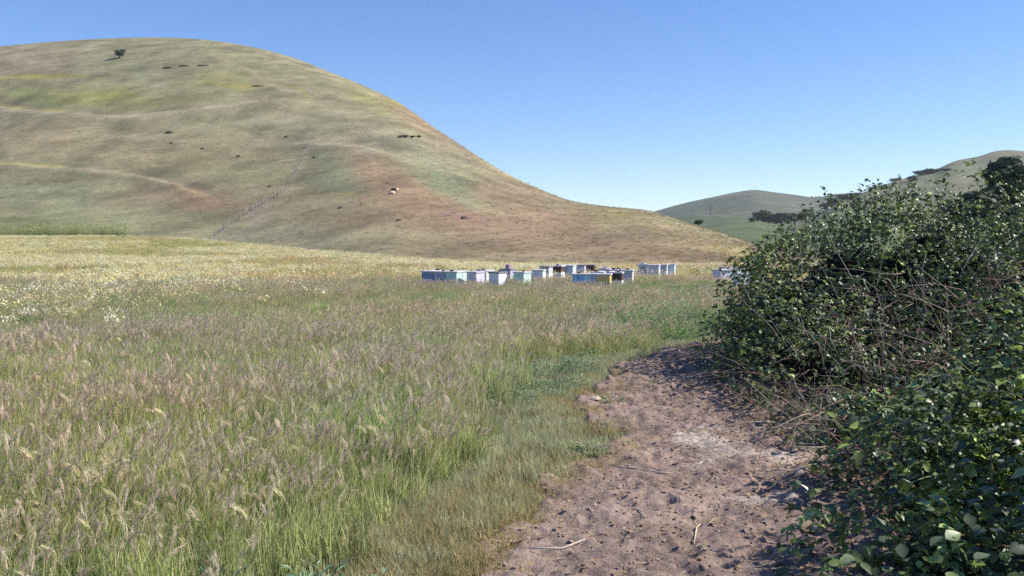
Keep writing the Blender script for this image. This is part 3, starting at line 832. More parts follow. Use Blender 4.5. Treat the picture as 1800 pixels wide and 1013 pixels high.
# 2. short verge grass beside and in the path, straw patch at the near edge
VG = (lin((166, 176, 128)), lin((148, 164, 116)), lin((182, 184, 146)), lin((164, 168, 144)), lin((190, 184, 142)))
DRY = (lin((176, 152, 104)), lin((160, 146, 96)), lin((188, 166, 120)), lin((140, 140, 84)))
verge_src = [short_clump(400 + i, .09, 60, .04, .15, VG, 1.0) for i in range(5)]
x, y, px = wedge_points(22000, 2.6, 15.5, 300, 1500)
sd0 = path_sd(x, y)
dn = np.maximum(sstep(.12, -.3, sd0), .22 * sstep(.6, .1, sd0) * (fbm(x * 3.1, y * 3.1 + 8, 2) > .55)) * sstep(-2.6, -.4, sd0) * (.35 + .65 * sstep(.38, .58, fbm(x * 2.2 + 4, y * 2.2, 3)))
k = (rng.random(len(x)) < dn) & ~in_bush(x, y)
x1, y1 = x[k], y[k]
lay('verge_grass', 'short trampled grey-green grass along the path edge', x1, y1, verge_src, .6, 1.15, 3.14, tints(len(x1), (1, 1, 1), .25))
dry_src = [short_clump(450 + i, .08, 45, .03, .12, DRY, 1.0) for i in range(4)]
x, y, px = wedge_points(14000, 2.6, 11, 400, 1500)
sd0 = path_sd(x, y)
w = 2.0 * np.exp(-((x + .3 - .12 * (y - 4.5)) / .42) ** 2 - ((y - 4.6) / 1.0) ** 2) + .5 * np.exp(-((x - .7) / .35) ** 2 - ((y - 8.8) / .8) ** 2) + .12 * sstep(-.9, -.1, sd0) + .03 * sstep(.5, 0, sd0)
k = (rng.random(len(x)) < w) & ~in_bush(x, y) & (sd0 < .3)
x1, y1 = x[k], y[k]
lay('dry_grass', 'patch of short straw coloured grass at the near path edge', x1, y1, dry_src, .7, 1.3, 3.14, tints(len(x1), (1, 1, 1), .2))

# 3. wild mustard and radish flowers through the far field and round the hives
YF, CF = lin((226, 212, 136)), lin((230, 222, 186))
fl_src = [flowers(500 + i, .35, 9, .35, .62, YF if i % 2 else CF, 7, .020) for i in range(4)]
x, y, px = wedge_points(46000, 10, 190, -160, 1480, 1.55)
n1 = fbm(x * .12 + 7, y * .07 + 3, 3)
w = sstep(20, 40, y + 10 * sstep(500, 100, px)) * np.clip(.12 + .5 * sstep(700, 150, px) + .8 * sstep(32, 55, y) * sstep(1200, 800, px) + .9 * sstep(field_edge(px) - 14, field_edge(px) - 2, y) + .28 * sstep(850, 1000, px), 0, 1) * sstep(.36, .6, n1)
k = (rng.random(len(x)) < w) & clear_of(x, y, .1) & (y < field_edge(px) + 1.5) & ~in_bush(x, y)
x1, y1 = x[k], y[k]
lay('wild_mustard', 'pale yellow wild mustard flowers dotted over the far field', x1, y1, fl_src, .6, .9, 3.14, tints(len(x1), (1, 1, 1), .15), 'wildflowers')

# 4. broad-leaved green weeds through the field, thick by the hives and at the bend of the path
WG = (lin((96, 128, 78)), lin((80, 112, 70)), lin((120, 146, 92)), lin((110, 132, 104)))
def leafy_mesh(*a):
    me = leafy(*a).mesh('weeds', False); me.materials.append(M_GRASS); return me
wd_src = [leafy_mesh(600 + i, .4, 260, .25, .5, .10, WG, .32) for i in range(4)]
x, y, px = wedge_points(8200, 11, 60, -100, 1480, 1.8)
n1 = fbm(x * .22 + 17, y * .16 + 9, 3)
w = .75 * sstep(.62, .72, n1) * .7 + sstep(940, 1060, px) * sstep(34, 27, y) * sstep(12.5, 14.5, y) * 1.0 + .35 * sstep(26, 29, y) * sstep(38, 32, y) * sstep(700, 800, px)
k = (rng.random(len(x)) < w) & clear_of(x, y, .15) & (path_sd(x, y) < -.25) & ~in_bush(x, y)
x1, y1 = x[k], y[k]
lay('field_weeds', 'patches of leafy green weeds among the meadow grass', x1, y1, wd_src, .5, .85, 3.14, tints(len(x1), (1.3, 1.3, 1.2), .2), 'weeds')
# low grey-green weeds in the near grass
gw_src = [leafy_mesh(650 + i, .16, 120, .10, .24, .05, (lin((132, 148, 120)), lin((112, 132, 104)), lin((96, 118, 84))), .3) for i in range(3)]
x, y, px = wedge_points(1900, 2.8, 14, -200, 1100)
sd0 = path_sd(x, y)
k = (sd0 < -.15) & (fbm(x * .8 + 9, y * .8, 3) > .52)
x1, y1 = x[k], y[k]
lay('grey_weeds', 'low grey-green feathery weeds between the foreground grass stems', x1, y1, gw_src, .7, 1.3, 3.14, tints(len(x1), (1.35, 1.35, 1.3), .25), 'weeds')

# mustard hedge along the foot of the hill at the left
ms = [flowers(700 + i, .9, 30, .8, 1.9, YF, 1, .05) for i in range(3)]
q = rng.random(420); qp = -160 + q * 380
dd = interp(qp, HILL_DB) + 1 + rng.random(420) * 7
xx = (qp - W / 2) / F * dd
o = scatter('mustard_hedge', np.stack([xx, dd, ground_z(xx, dd) + .2], 1), np.stack([np.zeros(420), np.zeros(420), rng.random(420) * 6.28], 1), np.ones((420, 3)) * (.8 + .6 * rng.random((420, 1))), rng.integers(0, 3, 420), tints(420, (.42, .52, .42), .35), ms)
tag(o, 'dark green mustard plants in a strip along the foot of the hill at left', 'weeds', kind='stuff')

# coarse tufts over the hillside, taking the colour of the patch they grow in
ht = [short_clump(800 + i, .35, 22, .08, .28, ((1, 1, 1), (.85, .85, .8), (1.1, 1.08, 1.0)), 8, .2) for i in range(3)]
nh = 14000
jj = rng.integers(0, len(cpx), nh); ii = (rng.random(nh) ** .8 * (HNS - 6)).astype(int) + 2
hp_ = np.stack([HX[jj, ii], HD[jj, ii], HZ[jj, ii]], 1) + rng.normal(0, .25, (nh, 3)) * np.array([1, 1, 0])
tc_ = lin_np(hc[jj, ii]) * (1.1 + .5 * rng.random((nh, 1)))
ss = (.5 + .9 * rng.random((nh, 1)))
o = scatter('hill_grass', hp_ - np.array([0, 0, .06]), np.stack([np.zeros(nh), np.zeros(nh), rng.random(nh) * 6.28], 1), ss * np.array([[1.0, 1.0, .8]]), rng.integers(0, 3, nh), tc_, ht)
tag(o, 'coarse grass tufts over the hillside', 'grass', kind='stuff')

# clods and crumbs of dry soil on the path
def clod_mesh(seed):
    random.seed(seed); bm = bmesh.new(); bmesh.ops.create_icosphere(bm, subdivisions=1, radius=1)
    for v in bm.verts: v.co *= U(.6, 1.25); v.co.z *= .45
    me = bpy.data.meshes.new('clod'); bm.to_mesh(me); bm.free()
    me.materials.append(M_CLOD); return me
m, nt, bs, N, L = mat_new('soil_clod')
ta = N.new('ShaderNodeAttribute'); ta.attribute_type = 'INSTANCER'; ta.attribute_name = 'tint'
L.new(ta.outputs['Color'], bs.inputs['Base Color']); bs.inputs['Roughness'].default_value = .95; bs.inputs['Specular IOR Level'].default_value = .1
M_CLOD = m
cl = [clod_mesh(900 + i) for i in range(5)]
x, y, px = wedge_points(22000, 2.9, 15, 600, 1500, 1.6)
k = path_sd(x, y) > .03
x, y = x[k], y[k]; nC = len(x)
iu = np.clip(((x + 1.3) / US).astype(int), 0, PXg.shape[0] - 1); iv = np.clip(np.searchsorted(v, y), 0, len(v) - 1)
cs_ = (.0025 + .010 * rng.random((nC, 1)) ** 4)
ct_ = lin_np(pc[iu, iv]) * .85 * (.75 + .55 * rng.random((nC, 1)))
o = scatter('soil_crumbs', np.stack([x, y, PZ[iu, iv] + .001], 1), np.stack([rng.random(nC) * .8, rng.random(nC) * .8, rng.random(nC) * 6.28], 1), cs_ * (1 + .6 * rng.random((nC, 3))), rng.integers(0, 5, nC), ct_, cl)
tag(o, 'crumbs and clods of dry soil on the path', 'soil', kind='stuff')
lt = []
GREY, BRN, RUST = lin((182, 172, 162)), lin((138, 120, 108)), lin((136, 104, 92))
for i in range(5):
    random.seed(950 + i); mb = MB()
    for _ in range(5):
        p = Vector((U(-.12, .12), U(-.12, .12), .006)); a = R() * 6.28; l = U(.02, .09)
        q = p + Vector((math.cos(a) * l, math.sin(a) * l, U(-.002, .012)))
        mb.tube([p, p.lerp(q, .5) + Vector((0, 0, .004)), q], [.0015, .0012, .0006], 3, mixc(STRAW, BRN, R()))
    for _ in range(3):
        p = Vector((U(-.12, .12), U(-.12, .12), .012)); a = R() * 6.28; l = U(.012, .03); d = Vector((math.cos(a), math.sin(a), U(-.3, .3))) * l; e = Vector((-d.y, d.x, U(-.01, .01))) * .5
        mb.add([p, p + d * .5 + e, p + d, p + d * .5 - e], [(0, 1, 2, 3)], mixc(lin((176, 150, 116)), lin((110, 92, 76)), R()))
    me = mb.mesh('litter', False); me.materials.append(M_GRASS); lt.append(me)
x, y, px = wedge_points(9000, 2.9, 16, 500, 1600, 1.7)
k = (path_sd(x, y) > -.25) & (rng.random(len(x)) < .25 + .75 * sstep(.9, 2.2, x - .1 * y + .3))
x, y = x[k], y[k]; nC = len(x)
iu = np.clip(((x + 1.3) / US).astype(int), 0, PXg.shape[0] - 1); iv = np.clip(np.searchsorted(v, y), 0, len(v) - 1)
o = scatter('path_litter', np.stack([x, y, np.maximum(PZ[iu, iv], 0)], 1), np.stack([np.zeros(nC), np.zeros(nC), rng.random(nC) * 6.28], 1), np.ones((nC, 3)) * (.6 + .9 * rng.random((nC, 1))), rng.integers(0, 5, nC), tints(nC, (1, 1, 1), .3), lt)
tag(o, 'dry straw bits and dead leaf litter on the path', 'litter', kind='stuff')
def path_z(x, y):
    i = int(np.clip(round((x + 1.3) / US), 0, PXg.shape[0] - 1)); j = int(np.clip(np.searchsorted(v, y), 0, len(v) - 1))
    return float(PZ[i, j])

# ------------------------------------------------------------------ brambles
GREY, BRN, RUST = lin((182, 172, 162)), lin((138, 120, 108)), lin((136, 104, 92))
random.seed(31)
def leaf_mesh(seed, col, wide=.62):
    """one toothed bramble leaflet, folded along the midrib, about 1 unit long"""
    random.seed(seed); n_ = 6; vs = [(0, 0, 0)]; cs = [col]; fs = []
    prof = [0, .62, .95, 1.0, .72, .38, 0]
    for i in range(1, n_ + 1):
        t = i / n_; curl = -.22 * t * t
        if i < n_:
            wv = wide / 2 * prof[i] * U(.92, 1.08)
            vs += [(-wv, t, curl + .20 * wv), (0, t, curl - .015), (wv, t, curl + .20 * wv)]
            cs += [col, mixc(col, (.2, .25, .1), .18), col]
        else:
            vs.append((0, t, curl)); cs.append(col)
    fs += [(0, 2, 1), (0, 3, 2)]
    for i in range(1, n_ - 1):
        a = 1 + 3 * (i - 1); b = a + 3
        fs += [(a, a + 1, b + 1, b), (a + 1, a + 2, b + 2, b + 1)]
    a = 1 + 3 * (n_ - 2); e = len(vs) - 1
    fs += [(a, a + 1, e), (a + 1, a + 2, e)]
    return new_mesh('leaf', vs, fs, cs)
BL = [lin((70, 84, 54)), lin((56, 70, 46)), lin((86, 100, 64)), lin((106, 120, 68)), lin((68, 80, 60)), lin((130, 144, 74))]
LEAF = [leaf_mesh(i, BL[i], .55 + .06 * (i % 4)) for i in range(6)]
for m_ in LEAF: m_.materials.append(M_BRAMBLE)
PALE_LEAF = leaf_mesh(40, lin((196, 204, 196)), .6); PALE_LEAF.materials.append(M_BRAMBLE)
LEAF_I = []
for i, m_ in enumerate(LEAF):
    c = m_.copy(); c.materials.clear(); c.materials.append(M_BRAMBLE_I); LEAF_I.append(c)
def spray_mesh(seed, nl):
    """a short shoot with several three-part leaves, for the mass of the thicket"""
    random.seed(seed); mb = MB(); 
    for _ in range(nl):
        o_ = Vector((U(-.13, .13), U(-.13, .13), U(-.10, .08))); az = R() * 6.28
        src = random.choice(LEAF)
        co = [v_.co.copy() for v_ in src.vertices]; cc = src.color_attributes['Col'].data; fs = [tuple(p.vertices) for p in src.polygons]
        kcol = U(.7, 1.25)
        for da, l in ((0, 1.0), (1.15, .8), (-1.15, .8)):
            sz = U(.045, .068) * l
            rot = Euler((U(-.9, .35), U(-.5, .5), az + da)).to_matrix()
            mb.add([o_ + rot @ (c_ * sz) for c_ in co], fs, [tuple(q * kcol for q in cc[i].color[:3]) for i in range(len(co))])
    me = mb.mesh('spray', True); me.materials.append(M_BRAMBLE_I)
    return me
SPRAY = [spray_mesh(60 + i, 5) for i in range(6)]

def lobe_points(lobes, n, depth=.28, others=()):
    """points and outward normals through the outer shell of a union of lumpy ellipsoids"""
    P = []; Nn = []
    area = np.array([(a * b + b * c + a * c) for _, _, _, a, b, c in lobes]); area = area / area.sum()
    for (cx, cy, cz, a, b, c), w_ in zip(lobes, area):
        m_ = int(n * w_)
        d = rng.normal(size=(m_, 3)); d /= np.linalg.norm(d, axis=1, keepdims=True)
        lump = 1 + .2 * (fbm(d[:, 0] * 3 + cx * 3 + d[:, 2] * 2, d[:, 1] * 3 + cy * 2 + d[:, 2], 3) - .5) * 2
        r = lump[:, None] - depth * rng.random((m_, 1)) ** 1.1 / min(a, b, c)
        p = np.array([cx, cy, cz]) + d * np.array([a, b, c]) * r
        nn = d / np.array([a, b, c]); nn /= np.linalg.norm(nn, axis=1, keepdims=True)
        keep = p[:, 2] > .03
        for o_ in list(lobes) + list(others):
            if o_ == (cx, cy, cz, a, b, c): continue
            q = ((p - np.array(o_[:3])) / np.array(o_[3:])); keep &= (q * q).sum(1) > .72
        P.append(p[keep]); Nn.append(nn[keep])
    return np.concatenate(P), np.concatenate(Nn)
def leaf_rotations(nn, n):
    """leaf blades lie mostly across the outward-and-up direction, tips drooping outward"""
    up = nn * .75 + np.array([0.15, 0, .75]) + rng.normal(0, .38, (n, 3)); up /= np.linalg.norm(up, axis=1, keepdims=True)
    out = []
    for i in range(n):
        zax = Vector(up[i]); a = rng.random() * 6.28
        t = Vector((math.cos(a), math.sin(a), -.3)) + Vector(nn[i]) * .6
        yv = (t - zax * t.dot(zax)).normalized(); xv = yv.cross(zax)
        out.append(Matrix((xv, yv, zax)).transposed().to_euler())
    return out
def core_mesh(lobes, shrink):
    mb = MB()
    for cx, cy, cz, a, b, c in lobes:
        nu, nv = 20, 10; vs = []; fs = []
        for i in range(nv + 1):
            th = math.pi * .62 * i / nv
            for j in range(nu):
                ph = 2 * math.pi * j / nu; d = Vector((math.sin(th) * math.cos(ph), math.sin(th) * math.sin(ph), math.cos(th)))
                k_ = U(.88, 1.05)
                vs.append((cx + d.x * (a - shrink) * k_, cy + d.y * (b - shrink) * k_, max(cz + d.z * (c - shrink) * k_, .01 + .01 * R())))
        for i in range(nv):
            for j in range(nu): fs.append((i * nu + j, i * nu + (j + 1) % nu, (i + 1) * nu + (j + 1) % nu, (i + 1) * nu + j))
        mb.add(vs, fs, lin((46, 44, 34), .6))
    return mb.mesh('thicket_core', False)
def twig_mesh(seed, n_, size, mat):
    random.seed(seed); mb = MB()
    for _ in range(n_):
        p = Vector((U(-size, size), U(-size, size), U(-size, size) * .7)); a = R() * 6.28; e = random.gauss(.35, .4); l = U(.08, .34)
        d = Vector((math.cos(a) * math.cos(e), math.sin(a) * math.cos(e), math.sin(e))) * l
        m_ = p + d * .5 + Vector((U(-.02, .02), U(-.02, .02), U(-.01, .02)))
        r_ = U(.0012, .003); mb.tube([p, m_, p + d], [r_, r_ * .8, r_ * .4], 3, mixc(random.choice((GREY, BRN, RUST)), BRN, R()))
    me = mb.mesh('twigs'); me.materials.append(mat); return me
def cane(parent, p0, p1, sag, r, col, name='cane'):
    p0, p1 = Vector(p0), Vector(p1); pts = []
    kx = Vector((U(-.015, .015), U(-.015, .015), U(-.012, .012)))
    for i in range(7):
        t = i / 6; pts.append(p0.lerp(p1, t) + Vector((0, 0, sag * 4 * t * (1 - t))) + kx * math.sin(t * 7))
    mb = MB(); mb.tube(pts, [r * (1 - .65 * i / 6) for i in range(7)], 5, col)
    return mb.build(name, M_CANE, parent)

def bramble(label, base, lobes, nspray, nleaf, depth, ncane, cane_fn, others=(), leaf_scale=(.05, .085), tint=(1, 1, 1)):
    root = thing('bramble_bush', label, 'bramble', base)
    def rel(p): return Vector(p) - Vector(base)
    # mass of foliage
    P, Nn = lobe_points(lobes, nspray, depth, others)
    P2, N2 = P, Nn
    n_ = len(P2)
    rots = np.array([tuple(e) for e in leaf_rotations(N2, n_)])
    bare = sstep(.50, .62, fbm(P2[:, 0] * 1.3 + 2, P2[:, 1] * 1.1 + P2[:, 2] * 1.7, 3))
    keep = rng.random(n_) > .4 * bare
    for (bx, by, bz, br) in BARE: keep &= (rng.random(n_) > .25 * np.exp(-(((P2 - np.array([bx, by, bz])) / br) ** 2).sum(1)))
    P2, rots = P2[keep], rots[keep]; n_ = len(P2)
    tn = np.ones((n_, 3)) * np.array(tint) * (.7 + .6 * fbm(P2[:, 0] * 2, P2[:, 1] * 2 + P2[:, 2], 3))[:, None]
    fresh = sstep(.56, .68, fbm(P2[:, 0] * 1.7 + 31, P2[:, 2] * 1.9 + P2[:, 1], 3))[:, None]
    tn = tn * (1 - fresh) + tn * np.array([1.45, 1.4, .9]) * fresh
    o = scatter('foliage', P2 - np.array(base), rots, np.ones((n_, 3)) * (.5 + .75 * rng.random((n_, 1))), rng.integers(0, len(SPRAY), n_), tn, SPRAY, root)
    tag(o, kind='stuff')
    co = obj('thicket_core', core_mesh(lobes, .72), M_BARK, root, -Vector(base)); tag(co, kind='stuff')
    # the leaves nearest the camera, one by one
    P, Nn = lobe_points(lobes, 9000, .06, others)
    view = np.array([0, 0, EYE]) - P; dist = np.linalg.norm(view, axis=1); face = (view / dist[:, None] * Nn).sum(1)
    qx, qy = project(P[:, 0], P[:, 1], P[:, 2])
    ok = (face > .12) & (qx > 1200) & (qx < 1820) & (qy < 1030) & (P[:, 1] > 1)
    for (bx, by, bz, br) in BARE: ok &= (rng.random(len(P)) > .9 * np.exp(-(((P - np.array([bx, by, bz])) / br) ** 2).sum(1)))
    idx = np.where(ok)[0]; idx = idx[np.argsort(dist[idx] * (.6 + .8 * rng.random(len(idx))))][:nleaf]
    rr = leaf_rotations(Nn[idx], len(idx))
    for e, i in zip(rr, idx):
        lf = obj('leaf', random.choice(LEAF), None, root)
        lf.location = rel(P[i] + Nn[i] * .03); lf.rotation_euler = e; s = U(*leaf_scale); lf.scale = (s, s, s)
    cane_fn(root, rel)
    return root
BARE = [(3.15, 8.0, .55, .75), (3.6, 7.6, .75, .6), (2.75, 7.4, .3, .5), (4.3, 7.7, 1.15, .5), (2.35, 6.3, .25, .35)]
BACK = [(4.75, 12.3, .6, 1.5, 1.8, 1.72), (5.3, 11.2, .6, 1.8, 1.9, 1.86), (3.75, 11.6, .6, 1.1, 1.6, 1.3), (3.45, 10.3, .3, 1.15, 1.5, .98), (6.0, 9.3, .5, 1.95, 1.9, 1.62), (3.7, 8.4, .1, 1.45, 1.2, .95), (2.85, 7.3, .05, .85, .9, .55), (3.85, 13.3, .3, .8, 1.0, .95), (7.6, 11.5, .5, 2.2, 2.2, 1.65), (2.98, 8.9, .1, .75, 1.1, .62)]
NEAR = [(3.15, 5.6, .1, 1.2, 1.15, .78), (4.6, 6.5, .3, 1.5, 1.3, 1.1), (2.2, 4.2, 0, .9, .85, .5), (3.25, 4.0, .05, 1.05, 1.0, .78), (5.6, 5.2, .3, 1.5, 1.4, 1.2), (3.65, 4.5, .6, 1.0, .85, 1.45)]
def back_canes(root, rel):
    def dead(n_, spots, lo, hi, r0, r1):
        for _ in range(n_):
            bx, by, bz, br = random.choice(spots)
            p = Vector((bx + U(-.9, .7), by + U(-.55, .3), max(bz + U(-.35, .35), .05)))
            a = random.gauss(.45, .35); l = U(lo, hi); sg = -1 if R() < .72 else 1
            q = p + Vector((sg * l * math.cos(a), -l * U(-.25, .45), l * math.sin(a)))
            q.z = max(q.z, .06)
            cane(root, rel(p), rel(q), U(-.03, .05), U(r0, r1), mixc(random.choice((GREY, GREY, BRN, RUST)), BRN, R() * .5))
    src = [twig_mesh(20 + i, 16, .22, M_CANE) for i in range(4)]
    pts = []
    for bx, by, bz, br in BARE:
        for _ in range(int(24 * br)): pts.append((bx + random.gauss(0, br * .65), by + random.gauss(0, br * .5), max(.06, bz + random.gauss(0, br * .5))))
    for _ in range(30): pts.append((U(2.2, 2.9), U(6.8, 12.5), U(.04, .2)))
    pts = np.array(pts) - np.array(rel((0, 0, 0))) * -1
    n_ = len(pts)
    o = scatter('dead_twigs', pts, rng.random((n_, 3)) * np.array([.6, .6, 6.28]), np.ones((n_, 3)) * (.6 + .8 * rng.random((n_, 1))), rng.integers(0, 4, n_), np.ones((n_, 3)), src, root)
    tag(o, kind='stuff')
    dead(30, BARE[:4], .3, .9, .002, .005)
    dead(45, BARE[:4], .15, .45, .0015, .003)
    for _ in range(26):       # long upright canes in front of the tall part
        px, D = U(1380, 1790), U(7.9, 9.6)
        g = at(px, U(470, 640), D)
        q = g + Vector((U(-.35, .2), U(-.2, .2), U(.25, .7)))
        cane(root, rel(g), rel(q), U(-.03, .03), U(.002, .004), mixc(GREY, BRN, R() * .6))
    for px, py in ((1582, 306), (1511, 330), (1470, 342), (1290, 470), (1335, 425), (1195, 632), (1240, 640), (1225, 650), (1755, 322)):
        D = U(10.5, 12.5); a = at(px, py, D)
        b = a + Vector((U(.05, .4), .1, -U(.4, .7)))
        cane(root, rel(b), rel(a), U(0, .06), .005, mixc(GREY, BRN, R()))
    for _ in range(26):       # twigs spilling over the path edge
        yy = U(8.5, 13.2); xx = U(2.3, 2.7) + (yy - 8.5) * .05
        a = Vector((xx, yy, U(.1, .35))); b = a + Vector((-U(.25, .7), U(-.3, .3), U(-.25, .1))); b.z = max(b.z, .05)
        cane(root, rel(a), rel(b), U(-.02, .04), .0025, mixc(GREY, BRN, R()))
def near_canes(root, rel):
    for _ in range(36):
        px, py, D = U(1400, 1800), U(640, 900), U(4.6, 6.2)
        a = at(px, py, D)
        if a.z < .1: a.z = .1
        b = a + Vector((U(-.4, .3), U(-.3, .1), U(-.05, .3)))
        cane(root, rel(a), rel(b), U(0, .06), U(.003, .006), mixc(random.choice((RUST, BRN, lin((110, 120, 60)))), GREY, R() * .5))
    for _ in range(26):
        xx, yy = U(1.75, 2.6), U(5.8, 7.2)
        a = Vector((xx + .3, yy, U(.1, .5))); b = a + Vector((-U(.2, .6), U(-.4, .2), U(-.1, .3))); b.z = max(b.z, .05)
        cane(root, rel(a), rel(b), U(-.02, .04), .0025, mixc(GREY, RUST, R()))
    for (px, py, D, s) in ((1420, 862, 5.0, .07), (1795, 802, 4.9, .06), (1600, 850, 4.7, .05)):
        lf = obj('pale_leaf', PALE_LEAF, None, root); lf.location = rel(at(px, py, D)); lf.rotation_euler = (U(.2, .8), U(-.4, .4), U(-1, 1)); lf.scale = (s, s, s)
bramble('tall dark bramble thicket rising against the sky at right', (4.4, 10.5, 0), BACK, 22000, 300, .6, 70, back_canes, (), (.035, .08))
bramble('low leafy bramble spreading over the bottom right corner beside the path', (3.2, 5.0, 0), NEAR, 8500, 300, .5, 40, near_canes, BACK[5:7] + BACK[9:10], (.05, .11), (.92, 1.0, .92))

# dry stalks that rise out of the brambles against the sky
for px, py, D, lab in ((1582, 308, 11.5, 'thin dry seed stalk poking above the brambles against the sky'), (1511, 331, 12.5, 'small dry seed stalk above the left end of the bramble top')):
    a = at(px, py, D); t_ = thing('seed_stalk', lab, 'dry stalk', (a.x, a.y, a.z - .7))
    mb = MB(); mb.tube([(0, 0, 0), (.01, 0, .4), (0, 0, .7)], [.003, .0025, .0015], 4, GREY); mb.build('stem', M_CANE, t_)
    for q in range(6):
        mb = MB(); z_ = .55 + .025 * q; mb.tube([(0, 0, z_), (U(-.03, .03), U(-.02, .02), z_ + .03), (U(-.05, .05), 0, z_ + .04)], [.002, .007, .001], 4, BRN); mb.build('seed_head', M_CANE, t_)

# ------------------------------------------------------------------ weed clumps at the bend of the path
def weed_clump(label, px, D, size, h, seed):
    x = (px - W / 2) / F * D; z = float(ground_z(x, D))
    t_ = thing('weed_clump', label, 'weed', (x, D, z), 0, 'leafy weeds at the bend of the path')
    mb = leafy(seed, size, int(900 * size * size + 500), h * .6, h, .085, (lin((132, 158, 110)), lin((110, 138, 92)), lin((158, 178, 134)), lin((124, 150, 118))) if h > .2 else VG[:4], .3)
    me = mb.mesh('leaves', False); obj('leaves', me, M_LEAF, t_)
    ms_ = MB()
    for _ in range(10):
        a = R() * 6.28; r_ = size * R() * .6; ms_.tube([(0.2 * r_ * math.cos(a), .2 * r_ * math.sin(a), 0), (r_ * math.cos(a), r_ * math.sin(a), h * .7)], [.006, .003], 4, lin((100, 116, 70)))
    ms_.build('stems', M_CANE, t_)
random.seed(5)
for args in (('broad leafy green weed clump left of where the path bends', 1150, 15.5, 1.0, .6, 1), ('leafy green weed clump at the far end of the path', 1200, 17.5, .95, .6, 2), ('dark green weed clump nearest the path bend', 1060, 13.6, .6, .42, 3),
             ('small dark weed tuft on the path edge below the bend', 1082, 9.1, .18, .08, 4), ('leafy weed clump behind the path bend', 1115, 18.5, .8, .5, 5), ('weed clump in front of the nearest white hive', 1225, 22.0, .9, .6, 6),
             ('low weed mat on the grass edge in the middle of the path', 1035, 7.0, .22, .08, 7), ('low dark weed left of the path bend', 965, 14.2, .45, .3, 8)):
    weed_clump(*args)

# twigs, sticks and pale scraps on the path
def stick(name, label, pts, r, col, cat='twig'):
    P3 = []
    for px, py in pts:
        D = EYE * F / max(py - HORIZON, 1); x_ = (px - W / 2) / F * D
        P3.append((x_, D, max(path_z(x_, D), 0) + r + .004))
    base = Vector(P3[0]); mb = MB(); n_ = len(P3)
    mb.tube([Vector(p) - base for p in P3], [r * (1 - .5 * i / n_) for i in range(n_)], 5, col)
    o_ = mb.build(name, M_CANE, None, True, base); tag(o_, label, cat, 'dead twigs on the path')
stick('twig', 'long thin bent twig along the bottom of the path', [(850, 1008), (880, 990), (915, 982), (960, 978), (1000, 979)], .007, BRN)
stick('twig', 'straight pale twig lying across the middle of the path', [(1080, 848), (1120, 850), (1160, 856), (1182, 858)], .006, mixc(GREY, BRN, .3))
stick('twig', 'short dark stick at the near path edge', [(765, 955), (782, 960), (800, 958)], .008, BRN)
stick('twig', 'thin forked pale twig in the lower path', [(1085, 905), (1110, 912), (1130, 930), (1138, 945)], .005, GREY)
stick('twig', 'thin upright looking pale twig right of the lower path', [(1225, 985), (1230, 965), (1236, 948)], .004, STRAW)
stick('twig', 'dark twig crossing the lower path', [(1100, 990), (1112, 968), (1108, 945)], .005, BRN)
stick('twig', 'pale twig at the bottom edge of the path', [(930, 1008), (990, 1003), (1030, 985)], .005, GREY)
stick('twig', 'short stick beside the pale dried mud', [(1185, 836), (1210, 834), (1232, 832)], .008, lin((110, 90, 80)))
def scrap(px, py, s, label, c):
    D = EYE * F / (py - HORIZON); x_ = (px - W / 2) / F * D
    random.seed(int(px)); bm = bmesh.new(); bmesh.ops.create_icosphere(bm, subdivisions=2, radius=s)
    for v_ in bm.verts: v_.co *= U(.75, 1.2); v_.co.z *= .35
    me = bpy.data.meshes.new('stone'); bm.to_mesh(me); bm.free()
    ca = me.color_attributes.new('Col', 'FLOAT_COLOR', 'POINT'); ca.data.foreach_set('color', list((*c, 1)) * len(me.vertices))
    tag(obj('stone', me, M_STONE, None, (x_, D, max(path_z(x_, D), 0) + s * .25)), label, 'stone', 'pale stones by the path')
scrap(1022, 675, .075, 'flat white stone in the grass left of the path', lin((214, 208, 200)))
scrap(1048, 718, .06, 'small pale stone at the left path edge', lin((180, 164, 150)))
scrap(985, 727, .07, 'brown clod of earth in the short grass left of the path', lin((120, 96, 88)))

# ------------------------------------------------------------------ fence on the hill
def fence(label, pts, n_post, h, wires=True):
    P3 = []
    ln = [0]
    for a, b in zip(pts[:-1], pts[1:]): ln.append(ln[-1] + math.hypot(b[0] - a[0], b[1] - a[1]))
    for i in range(n_post):
        s_ = ln[-1] * i / (n_post - 1); j = max(0, min(len(pts) - 2, int(np.searchsorted(ln, s_)) - 1)); t_ = (s_ - ln[j]) / (ln[j + 1] - ln[j])
        P3.append(on_hill(pts[j][0] + t_ * (pts[j + 1][0] - pts[j][0]), pts[j][1] + t_ * (pts[j + 1][1] - pts[j][1])))
    r = thing('wire_fence', label, 'fence', P3[0])
    tops = []
    for i, p in enumerate(P3):
        hh = h * U(.85, 1.15); big = i % 9 == 4
        mb = MB(); mb.tube([(0, 0, -.25), (0, 0, hh * .5), (U(-.06, .06), 0, hh * (1.25 if big else 1))], .08 if big else .05, 6, lin((100, 92, 84)) if i % 6 else lin((150, 142, 132)))
        mb.build('post', M_WOOD, r, True, p - P3[0]); tops.append(p + Vector((0, 0, hh)))
    if wires:
        for k_ in (.35, .62, .9):
            mb = MB(); mb.tube([t_ - P3[0] - Vector((0, 0, h * (1 - k_))) for t_ in tops], .012, 3, lin((130, 126, 122))); mb.build('wire', M_METAL, r)
fence('wire fence on wooden posts climbing the lower hillside', [(372, 420), (400, 400), (430, 378), (470, 355), (508, 330)], 27, .95)
fence('upper run of the wire fence going straight up the hillside', [(511, 325), (522, 300), (534, 272), (543, 252)], 16, .85)

